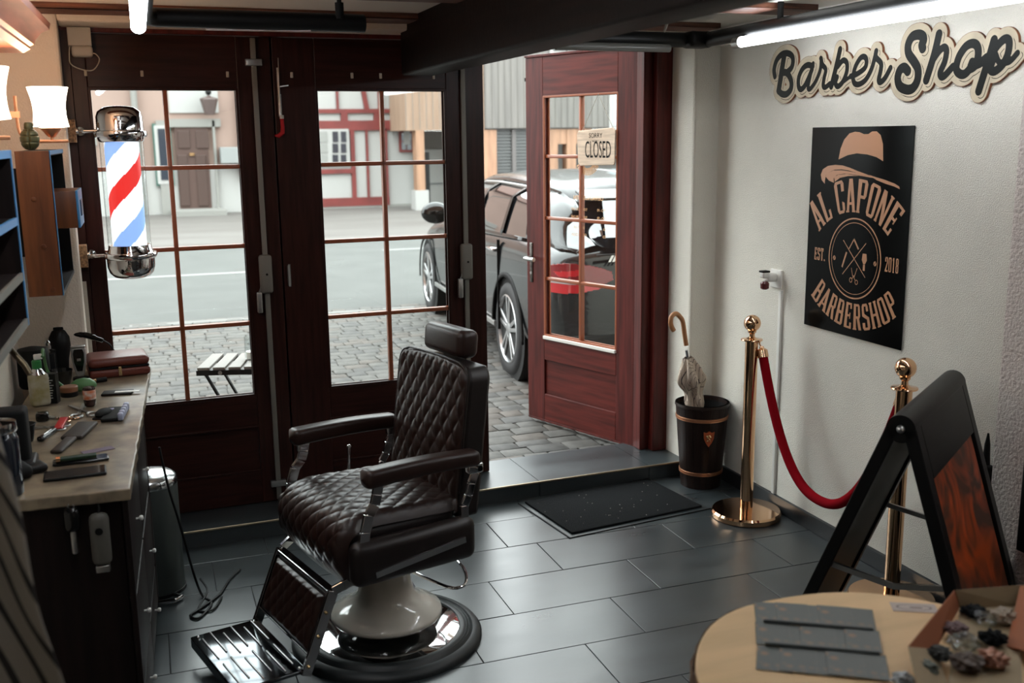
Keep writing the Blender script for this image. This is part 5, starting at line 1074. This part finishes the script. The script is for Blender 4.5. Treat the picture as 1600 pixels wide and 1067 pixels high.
MB().box(*sorted((bp(268, 335)[0], bp(350, 335)[0])), YB-1.0, YB, 0, .16).build('door_step', stone, e, None)
mb = MB(); patch(mb, 272, 197, 332, 331, .08, .02); dd_ = mb.build('door', brown, e, None)
for q in ((277, 204, 298, 232), (305, 204, 327, 232), (277, 242, 298, 322), (305, 242, 327, 322)): mb = MB(); patch(mb, *q, .11, .08); mb.build('door_panel', mat('brown_door_panel', (0.043, 0.021, 0.015), .6), dd_, None, bevel=.02)
mb = MB(); patch(mb, 296, 239, 304, 243, .14, .08); mb.build('letter_slot', 'brass', dd_, None)
mb = MB(); patch(mb, 237, 193, 273, 290, .10); fr_ = mb.build('window', dgreen, e, None)
mb = MB(); patch(mb, 240, 196, 269, 287, .13, .1); mb.build('window_frame', whitew, fr_, None); mb = MB(); patch(mb, 246, 201, 264, 281, .15, .13); mb.build('pane', wind, fr_, None)
for x0, x1 in ((345, 371),): mb = MB(); patch(mb, x0, 120, x1, 130, .05); mb.build('eaves_band', stone, e, None)
mb = MB()
for k in range(9): patch(mb, 100+2*(k % 2), 210+k*22, 152-3*(k % 2), 228+k*22, .08)
mb.build('corner_quoins', stone, e, None, bevel=.02)
def roof(x0, x1, z, y0, par, m_): MB().prism([(y0-.5, z-.1), (y0-.5, z+.05), (y0+3.5, z+2.6), (y0+7.0, z+.05), (y0+7.0, z-.1)], x0, x1, lambda u, v, t: (t, u, v)).build('roof', m_, par, None)
tiles_r = mat('brown_roof_tiles', (.10, .05, .035), .8, var=.3, vscale=6)
roof(-14, xa, 6.2, YB, e, tiles_r)
a = bp(208, 140); b = bp(205, 330); MB().cyl((a[0], YB-.12, 6.0), (a[0], YB-.12, .1), .07).build('downpipe', stone, e)
a = bp(375, 200); MB().cyl((a[0], YB-.12, 6.0), (a[0], YB-.12, .8), .07).build('downpipe', mat('brown_pipe', (.14, .06, .04), .5), e)
mb = MB(); a = bp(342, 230); b = bp(378, 254); MB().box(min(a[0], b[0]), max(a[0], b[0]), YB-.45, YB-.05, b[1], a[1]).build('meter_box', mat('light_grey_box', (0.202, 0.210, 0.206), .6), e, None, bevel=.01)
# lantern over the door
a = bp(325, 160); e2 = empty('wall_lantern', (a[0], YB-.35, a[1]), 0, 'dark tapered wall lantern on the white panel above the brown door', 'lantern')
MB().lathe([(.10, -.28), (.11, -.27), (.20, .05), (.19, .08), (.05, .12), (.03, .14)], 8).build('cage', mat('lantern_bronze', (.08, .055, .05), .5), e2, None); MB().lathe([(.045, -.2), (.075, .03), (.05, .05)], 12).build('lamp_glass', mat('lantern_glow', (.7, .55, .45), .4), e2); MB().sph((0, 0, .22), .07, 12).cyl((0, 0, .1), (0, .3, .22), .02).build('bracket', 'black', e2)
# half-timbered house
e = empty('timber_house', (0, 0, 0), 0, 'white half-timbered house with dark red beams across the street', 'house')
x1_ = bp(633, 200)[0]; x2_ = bp(652, 250)[0]
MB().box(xa+.02, x2_-.02, YB, YB+6, 0, 6.0).build('wall', whitew, e, None)
roof(xa+.02, x2_-.02, 6.0, YB, e, tiles_r)
q0 = lambda x, y: (480+x/3.81, 100+y/3.81)
def cp(mb, x0, y0, x1, y1, d=.06, dd=0): a = q0(x0, y0); b = q0(x1, y1); return patch(mb, a[0], a[1], b[0], b[1], d, dd)
beams = [(165, 20, 191, 292), (415, 20, 445, 292), (22, 268, 584, 291), (22, 338, 584, 392), (200, 290, 243, 340), (396, 290, 440, 340), (254, 385, 297, 812), (346, 385, 376, 812), (445, 385, 490, 835), (60, 628, 285, 650), (22, 803, 492, 838), (575, 268, 584, 392)]
mb = MB()
for k, q in enumerate(beams): cp(mb, *q, .06+.003*(k % 5))
quad(mb, [q0(300, 40), q0(325, 40), q0(372, 280), q0(345, 280)], .075); mb.build('timber_frame', redt, e, None)
mb = MB(); cp(mb, 22, 838, 490, 885, .05); cp(mb, 490, 835, 660, 885, .05); mb.build('plinth', stone, e, None)
mb = MB(); cp(mb, 55, 388, 256, 600, .10); wf = mb.build('window', whitew, e, None)
for (a0, a1) in ((62, 122), (150, 186), (200, 234)):
    for (b0, b1) in ((402, 465), (475, 528), (540, 590)):
        mb = MB(); cp(mb, a0, b0, a1, b1, .12, .1); mb.build('pane', wind if a0 > 100 else mat('curtained_glass', (0.210, 0.210, 0.197), .5), wf, None)
mb = MB(); cp(mb, 548, 398, 634, 524, .08); wf = mb.build('window', redt, e, None)
for (a0, a1) in ((562, 588), (594, 620)):
    for (b0, b1) in ((412, 458), (464, 510)): mb = MB(); cp(mb, a0, b0, a1, b1, .10, .08); mb.build('pane', wind, wf, None)
mb = MB(); cp(mb, 575, 398, 612, 480, .12, .1); mb.build('flower_vase', whitew, wf, None)
# larch-clad house with the carport
e = empty('larch_house', (0, 0, 0), 0, 'modern board-clad house over an open carport across the street', 'house')
D = 1.6
def bp2(x, y): p = at(x, y, Y=YB-D); return p.x, p.z
a = bp2(634, 204); b = bp2(757, 206); zc_ = a[1]
MB().box(a[0], b[0]+.0, YB-D, YB-.03, zc_, 6.4).build('tan_cladding', tanw, e, None)
c_ = bp2(1010, 206); MB().box(b[0], c_[0]+2.0, YB-D-.05, YB+5, zc_+.03, 6.4).build('grey_cladding', greyw, e, None)
mb = MB(); x = a[0]
while x < c_[0]+2: mb.box(x, x+.012, YB-D-.062, YB-D-.045, zc_+.03, 6.4); x += .16
mb.build('board_joint', mat('board_joint_dark', (0.119, 0.112, 0.101), .8), e, None)
MB().box(x2_+.05, 40, YB+.5, YB+.7, 0, zc_).build('back_wall', mat('carport_wall', (0.193, 0.189, 0.176), .8), e, None)
for x0, x1 in ((652, 665), (757, 777), (856, 872), (886, 900)):
    p0, p1 = bp2(x0, 300)[0], bp2(x1, 300)[0]; f_ = MB().box(p0, p1, YB-D, YB-D+.3, .0, zc_).build('timber_post', orangew, e, None); MB().box(p0-.06, p1+.06, YB-D-.06, YB-D+.36, 0, .5).build('post_base', whitew, f_, None)
MB().box(bp2(858, 205)[0], bp2(925, 205)[0], YB-D+.02, YB-D+.25, bp2(880, 225)[1], zc_).build('timber_lintel', orangew, e, None)
p0, p1 = bp2(667, 300)[0], bp2(674, 300)[0]; MB().box(p0, p1, YB-D+.1, YB-D+.3, 0, zc_-.5).build('drain_pipe', 'blackmatte', e, None)
p0, p1 = bp2(674, 300)[0], bp2(697, 300)[0]; MB().box(p0, p1+.6, YB-.2, YB+.1, 0, bp2(680, 235)[1]).build('bin_store', mat('pale_panel', (0.193, 0.193, 0.181), .7), e, None)
MB().box(p0, p1+.6, YB-.22, YB-.19, bp2(680, 292)[1], bp2(680, 290)[1]).build('store_rail', slats, e, None)
mb = MB(); p0, p1 = bp2(778, 300)[0], bp2(830, 300)[0]
mb.box(p0, p1, YB-D+.15, YB-D+.25, 0, zc_); g_ = mb.build('garage_door', mat('dark_grey_metal', (.06, .063, .062), .5), e, None); mb = MB(); z = .05
while z < zc_-.05: mb.box(p0+.02, p1-.02, YB-D+.12, YB-D+.16, z, z+.03); z += .075
mb.build('slat', mat('dark_slat', (.085, .09, .088), .45), g_, None)
xm_ = bp2(806, 300)[0]; MB().box(xm_-.05, xm_+.05, YB-D+.08, YB-D+.13, 0, zc_).build('centre_post', mat('grey_post', (0.092, 0.084, 0.080), .5), g_, None)
for x0, x1 in ((862, 880), (886, 908)):
    p0, p1 = bp2(x0, 80)[0], bp2(x1, 80)[0]; zt0, zt1 = bp2(870, 80)[1], bp2(870, 40)[1]; f_ = MB().box(p0-.08, p1+.08, YB-D-.10, YB-D-.04, zt0-.08, zt1).build('window', whitew, e, None); MB().box(p0, p1, YB-D-.12, YB-D-.10, zt0, zt1-.1).build('pane', slats, f_, None)
p0, p1 = bp2(950, 140)[0], bp2(1000, 140)[0]; f_ = MB().box(p0, p1, YB-D-.10, YB-D-.04, bp2(960, 200)[1], bp2(960, 110)[1]).build('window', whitew, e, None); MB().box(p0+.1, p1-.1, YB-D-.12, YB-D-.10, bp2(960, 196)[1], bp2(960, 115)[1]).build('pane', mat('sky_glass', (.35, .42, .46), .1), f_, None)
# ------------------------------------------------------------ bistro table outside the left window
e = empty('bistro_table', (.40, 5.26, .03), math.radians(-16), 'small folding bistro table with pale slats and black legs outside the left window', 'table')
for k in range(5): MB().rbox(-.17+k*.075, -.17+k*.075+.058, -.17, .17, .585, .60, .003).build('slat', mat('pale_slat', (0.173, 0.158, 0.144), .6), e)
MB().box(-.175, .20, -.172, -.155, .560, .585).box(-.175, .20, .155, .172, .560, .585).build('top_frame', 'black', e, None)
for s in (-1, 1):
    for q in (-1, 1): MB().bar((q*.14, s*.14, .565), (-q*.14, s*.14, .0), .022, .010).build('leg', 'black', e, None)
MB().cyl((-.06, -.175, .572), (-.06, -.165, .572), .010).build('bolt', 'steel', e)
e = empty('candle_jar', (.47, 5.24, .632), 0, 'clear glass candle jar standing on the bistro table', 'jar')
MB().lathe([(.038, 0), (.042, .004), (.042, .115), (.040, .115), (.038, .006), (.001, .005)], 28).build('jar', 'clear', e); MB().lathe([(.036, .006), (.036, .04), (.001, .042)], 24).build('candle', 'white', e)
# ------------------------------------------------------------ parked car
def car():
    ca = math.radians(85.97); F = Vector((math.cos(ca), math.sin(ca), 0)); Lf = Vector((-F.y, F.x, 0))
    RW = Vector((2.372, 6.777, 0)); org = RW - Lf*.90 - F*1.05
    e = empty('parked_car', (org.x, org.y, .045), ca, 'black estate car parked nose to the road outside the open door', 'car')
    paint = mat('black_car_paint', (.004, .005, .006), .2, coat=.45, coatr=.02, spec=.3); tint = mat('tinted_car_glass', (.006, .008, .010), .03, spec=.9, coat=1, coatr=.0)
    LEN = 4.85
    # body stations: s, half width, sill z, belt z, corner
    ST = [(0.0, .62, .42, .62, .72), (.04, .80, .36, .80, .95), (.12, .875, .33, .93, 1.0), (.35, .905, .30, .985, 1.01), (.8, .915, .27, .985, .99), (1.5, .92, .24, .965, .975), (2.3, .915, .22, .945, .955), (3.0, .91, .22, .925, .945), (3.5, .91, .24, .90, .94), (4.0, .895, .27, .84, .90), (4.4, .85, .30, .76, .82), (4.7, .74, .34, .66, .72), (4.83, .58, .40, .58, .62)]
    def sec(w, zs, zb, zt):  # half section, bottom centre to top centre
        zm = zs+(zb-zs)*.5
        return [(0, zs-.02), (w*.55, zs-.02), (w*.90, zs-.01), (w*.965, zs+.03), (w*.985, zs+.12), (w*1.0, zm-.02), (w*.995, zm+.08), (w*.985, zb-.09), (w*.975, zb-.04), (w*.94, zb), (w*.86, zb+(zt-zb)*.5+.01), (w*.5, zt+.015), (0, zt+.02)]
    mb = MB(); rows = []
    def interp(s):
        for a, b in zip(ST, ST[1:]):
            if a[0] <= s <= b[0]: t = (s-a[0])/(b[0]-a[0]); return [a[i]+(b[i]-a[i])*t for i in range(1, 5)]
        return ST[-1][1:]
    SS = sorted(set([a[0] for a in ST]+[.22, .5, .65, .95, 1.1, 1.25, 1.7, 1.95, 2.15, 2.6, 3.25, 3.75, 3.9, 4.1, 4.25, 4.55]))
    vs = []; fs = []; n = 25
    for s in SS:
        h = sec(*interp(s)); full = [(-y, z) for y, z in h[:0:-1]] + h; n = len(full)
        for y, z in full: vs.append((s, y, z))
    for i in range(len(SS)-1):
        for k in range(n-1): fs.append((i*n+k, i*n+k+1, (i+1)*n+k+1, (i+1)*n+k))
    fs.append(tuple(range(n))); fs.append(tuple((len(SS)-1)*n+k for k in range(n))[::-1])
    # close the loop along the bottom centre: first and last column are both at y=0 on top -> weld later
    me = bpy.data.meshes.new('b'); me.from_pydata(vs, [], fs); bm = bmesh.new(); bm.from_mesh(me); bmesh.ops.remove_doubles(bm, verts=bm.verts, dist=.0005); bmesh.ops.recalc_face_normals(bm, faces=bm.faces)
    bm.to_mesh(me); bm.free(); bo = bpy.data.objects.new('b', me); COL.objects.link(bo)
    sub_ = bo.modifiers.new('s', 'SUBSURF'); sub_.levels = 2; sub_.render_levels = 2
    cut = []
    for s in (1.05, 3.97):
        for q in (-1, 1):
            c = MB().cyl((s, q*.55, .33), (s, q*1.2, .33), .385, seg=48).build('c', 'black'); cut.append(c); bl = bo.modifiers.new('c', 'BOOLEAN'); bl.operation = 'DIFFERENCE'; bl.object = c; bl.solver = 'EXACT'
    bpy.context.view_layer.update(); dg = bpy.context.evaluated_depsgraph_get(); me2 = bpy.data.meshes.new_from_object(bo.evaluated_get(dg)); me2.materials.clear()
    for c in cut: bpy.data.objects.remove(c)
    bpy.data.objects.remove(bo); me2.name = 'body'; me2.polygons.foreach_set('material_index', [0]*len(me2.polygons)); bod = link('body', me2, paint, e, 40)
    # greenhouse: glass loft, then roof and pillars in paint
    G = [(.10, .60, .99, 1.02), (.20, .70, .99, 1.12), (.42, .74, .99, 1.33), (.62, .76, .985, 1.40), (1.2, .78, .975, 1.435), (1.9, .79, .96, 1.45), (2.5, .785, .955, 1.43), (2.9, .77, .95, 1.36), (3.3, .74, .945, 1.18), (3.62, .66, .94, .99)]
    def gsec(hw, zb, zt):
        zt = zb+(zt-zb)*.86
        wt_ = hw*.80; return [(hw+.08, zb-.03), (hw+.075, zb), (hw+.04, zb+(zt-zb)*.35), (hw-.0, zb+(zt-zb)*.7), (wt_+.01, zt-.035), (wt_-.06, zt-.008), (wt_*.5, zt+.012), (0, zt+.018)]
    def gi(s):
        for a, b in zip(G, G[1:]):
            if a[0] <= s <= b[0]: t = (s-a[0])/(b[0]-a[0]); t2 = t; return [a[i]+(b[i]-a[i])*t2 for i in range(1, 4)]
        return G[-1][1:]
    def gpt(s, k, off=0):
        h = gsec(*gi(s)); k0 = min(int(k), len(h)-2); t = k-k0; y = h[k0][0]+(h[k0+1][0]-h[k0][0])*t; z = h[k0][1]+(h[k0+1][1]-h[k0][1])*t
        return (s, y+off*(1 if k < 5 else .3), z+off*(.2 if k < 4 else 1))
    sg = [G[0][0]+(G[-1][0]-G[0][0])*i/47 for i in range(48)]
    mb = MB(); K = [0, 1, 1.5, 2, 2.5, 3, 3.5, 4, 4.5, 5, 5.5, 6, 6.5, 7]
    for side in (1, -1):
        P_ = [[(p[0], p[1]*side, p[2]) for p in (gpt(s, k) for k in K)] for s in sg]; fl = [p for r in P_ for p in r]; nk = len(K)
        mb.add(fl, [(i*nk+j, i*nk+j+1, (i+1)*nk+j+1, (i+1)*nk+j) for i in range(len(sg)-1) for j in range(nk-1)])
    gl = mb.build('window_glass', tint, e, 60)
    def strip(name, fs_, m_, off=.006):
        """fs_: list of (s0,k0,s1,k1 ...) quads in greenhouse coordinates"""
        for (sa, ka, sb, kb, sc_, kc, sd, kd) in fs_:
            for side in (1, -1):
                mb = MB(); N = 10
                def f(u, v): s = (sa*(1-u)+sb*u)*(1-v)+(sd*(1-u)+sc_*u)*v; k = (ka*(1-u)+kb*u)*(1-v)+(kd*(1-u)+kc*u)*v; p = gpt(s, k, off); return (p[0], p[1]*side, p[2])
                mb.grid(N, N, f); o = mb.build(name, m_, e, 60); md = o.modifiers.new('t', 'SOLIDIFY'); md.thickness = .012; md.offset = 0
    strip('roof', [(.34, 3.9, 2.95, 3.9, 2.72, 7, .46, 7)], paint, .012)
    strip('pillar', [(.12, .2, .75, 1.0, .95, 3.95, .34, 3.95), (2.1, .3, 2.2, .3, 2.02, 3.95, 1.94, 3.95), (2.85, 3.95, 2.98, 3.6, 3.62, .6, 3.45, .5)], paint, .008)
    strip('window_trim', [(.70, .85, 3.5, .7, 3.5, 1.0, .70, 1.15), (1.30, 1.0, 1.36, 1.0, 1.26, 3.95, 1.21, 3.95)], 'blackgloss', .010)
    MB().tube([gpt(s, 3.75, .02) for s in (.8, 1.2, 1.6, 2.0, 2.4, 2.75)], .010, 8).tube([(p[0], -p[1], p[2]) for p in (gpt(s, 3.75, .02) for s in (.8, 1.2, 1.6, 2.0, 2.4, 2.75))], .010, 8).build('roof_rail', 'steel', e)
    mb = MB(); mb.prism([(.25, -.60), (.42, -.62), (.42, .62), (.25, .60)], 1.315, 1.335, lambda u, v, t: (u, v, t-(.05 if u < .3 else 0))); mb.build('roof_spoiler', paint, e, None, bevel=.008)
    # wheels
    tyre = mat('tyre_rubber', (.015, .015, .016), .7); alloy = mat('alloy', (.50, .51, .52), .28, .9); dark = mat('wheel_well', (.006, .006, .006), .9)
    first = None
    for s in (1.05, 3.97):
        for q in (1, -1):
            MB().lathe([(.384, -.34), (.384, -.02), (.37, 0), (.37, -.33)], 40, (s, q*.90 if q > 0 else -.56, .33), axis='y', cap=True).build('wheel_arch_liner', dark, e) if False else None
            if first is None:
                wh = bpy.data.objects.new('wheel', None); COL.objects.link(wh); wh.parent = e
                MB().lathe([(.235, -.21), (.31, -.215), (.332, -.19), (.336, -.10), (.332, -.02), (.312, .0), (.262, .006), (.240, -.004), (.236, -.05)], 64, axis='y').build('tyre', tyre, wh, 40)
                MB().lathe([(.238, -.18), (.240, -.01), (.246, .002), (.236, .006), (.228, -.012), (.226, -.18)], 64, axis='y', cap=False).build('rim', alloy, wh, 40)
                MB().lathe([(.16, -.10), (.16, -.085), (.001, -.08)], 40, axis='y').lathe([(.226, -.15), (.001, -.149)], 40, axis='y').build('brake_disc', dark, wh)
                for k in range(5):
                    a = 2*PI*k/5+.35
                    for dq in (-.16, .16):
                        mbs = MB(); a2 = a+dq; rx, rz = math.cos(a), math.sin(a); ex, ez = math.cos(a2), math.sin(a2)
                        px, pz = -math.sin(a), math.cos(a); sg_ = 1 if dq > 0 else -1
                        A0 = (rx*.045+px*.014*sg_, rz*.045+pz*.014*sg_); B0 = (ex*.232, ez*.232); wv_ = .014
                        mbs.add([(A0[0]-px*wv_, -.004, A0[1]-pz*wv_), (A0[0]+px*wv_, -.004, A0[1]+pz*wv_), (B0[0]+px*wv_, .0, B0[1]+pz*wv_), (B0[0]-px*wv_, .0, B0[1]-pz*wv_), (A0[0]-px*wv_, -.05, A0[1]-pz*wv_), (A0[0]+px*wv_, -.05, A0[1]+pz*wv_), (B0[0]+px*wv_, -.03, B0[1]+pz*wv_), (B0[0]-px*wv_, -.03, B0[1]-pz*wv_)], [(0, 1, 2, 3), (4, 5, 6, 7), (0, 1, 5, 4), (1, 2, 6, 5), (2, 3, 7, 6), (3, 0, 4, 7)]); mbs.build('spoke', alloy, wh, None, bevel=.004)
                MB().lathe([(.055, -.05), (.055, -.006), (.035, .0), (.001, .002)], 32, axis='y').build('hub', alloy, wh)
                first = wh; o = wh
            else: o = copy_tree(first); o.parent = e
            o.location = (s, q*.905, .336); o.rotation_euler = (0, 0, 0 if q > 0 else PI)
    for s in (1.05, 3.97):
        for q in (1, -1):
            mb = MB(); mb.grid(40, 2, lambda u, v: (s+(.375+.034*v)*math.cos(PI*(1.05*u-.025)), q*(.915+.004*(1-v)-.012*abs(.5-v)), .33+(.375+.034*v)*math.sin(PI*(1.05*u-.025)))); o = mb.build('arch_trim', 'blackmatte', e, 60); md = o.modifiers.new('t', 'SOLIDIFY'); md.thickness = .012; md.offset = 0
            MB().lathe([(.384, 0), (.384, .34)], 40, (s, (.55 if q > 0 else -.89), .33), axis='y').build('wheel_well', dark, e)
    # tail lights, badge, handles, mirror, trims
    redl = mat('tail_light_red', (.22, .003, .006), .08, coat=1, emit=(.6, .0, .01), estr=.04); clr = mat('tail_light_clear', (.5, .42, .42), .1, coat=1)
    bred = mat('tail_light_bright_red', (.50, .006, .012), .08, coat=1, emit=(.9, .01, .02), estr=.10)
    def inside(y, z, P_):
        c = False
        for i in range(len(P_)):
            (x1, y1), (x2, y2) = P_[i], P_[i-1]
            if (y1 > z) != (y2 > z) and y < (x2-x1)*(z-y1)/(y2-y1)+x1: c = not c
        return c
    def tl(q, poly, off, name, m_, par):
        poly = [(y, z-.085) for y, z in poly]
        mb = MB(); f = lambda y: -.018-off+.30*max(0, (y-.72)/.20)**2.2; cs = .006
        ys = [.50+cs*i for i in range(75)]; zs_ = [.66+cs*i for i in range(56)]
        for y in ys:
            for z in zs_:
                if inside(y+cs/2, z+cs/2, poly):
                    x0, x1 = f(y), f(y+cs); mb.add([(x0, q*y, z), (x1, q*(y+cs), z), (x1, q*(y+cs), z+cs), (x0, q*y, z+cs), (x0+.03, q*y, z), (x1+.03, q*(y+cs), z), (x1+.03, q*(y+cs), z+cs), (x0+.03, q*y, z+cs)], [(0, 1, 2, 3), (4, 5, 6, 7), (0, 1, 5, 4), (1, 2, 6, 5), (2, 3, 7, 6), (3, 0, 4, 7)])
        return mb.build(name, m_, par, None)
    for q in (1, -1):
        o = tl(q, [(.925, .85), (.928, .93), (.90, .97), (.80, 1.0), (.68, .985), (.60, .965), (.53, .94), (.52, .89), (.60, .86), (.76, .85)], 0, 'tail_light', redl, e)
        tl(q, [(.928, .82), (.93, .865), (.80, .872), (.60, .872), (.60, .84), (.70, .825), (.84, .81)], .004, 'lower_lamp', bred, o)
        tl(q, [(.905, .868), (.90, .890), (.76, .888), (.76, .872)], .008, 'reversing_light', clr, o); tl(q, [(.86, .94), (.74, .962), (.74, .925), (.84, .91)], .006, 'inner_lamp', bred, o)
    mb = MB(); textmb(mb, 'AMG', .062, lambda u, v, t: (-.014, .445-u, .915+v), align='LEFT', stretch=1.5, bold=.002)
    for k in range(3): mb.add([(-.014, .505+.024*k, .915), (-.014, .489+.024*k, .915), (-.014, .465+.024*k, .958), (-.014, .481+.024*k, .958)], [(0, 1, 2, 3)])
    mb.build('badge', mat('badge_silver', (.6, .6, .6), .2, .8), e, None, fix=False)
    MB().rbox(-.012, .05, -.80, .80, .36, .46, .02).build('bumper_insert', 'blackmatte', e); MB().rbox(-.02, .02, -.62, .62, .955, .962, .003).build('tailgate_seam', 'blackmatte', e)
    MB().add([(.015, -.56, 1.06), (.015, .56, 1.06), (.24, .50, 1.27), (.24, -.50, 1.27)], [(0, 1, 2, 3)]).build('rear_window', tint, e, None)
    for s_ in (1.42, 2.32):
        for q in (1, -1): MB().rbox(s_-.10, s_+.10, q*.915-.022, q*.915+.026, .855, .885, .012).build('door_handle', 'chrome', e)
    for s_ in (1.25, 2.12, 3.05): MB().box(s_-.003, s_+.003, .90, .9215, .30, .95).build('door_gap', 'blackmatte', e, None)
    for q in (1, -1):
        mm = MB(); mm.X = Matrix.Translation((2.95, q*1.02, 1.03)) @ Matrix.Diagonal((.62, 1.05, .78, 1)); mm.sph((0, 0, 0), .12, 20); o = mm.build('wing_mirror', 'blackgloss', e); MB().box(2.95, 2.99, min(q*.82, q*.98), max(q*.82, q*.98), .96, .99).build('mirror_arm', 'blackgloss', o, None)
        MB().box(.95 if False else 1.35, 3.55, q*.915-.008, q*.915+.012, .31, .345).build('sill_trim', 'steel', e, None, bevel=.003)
car()
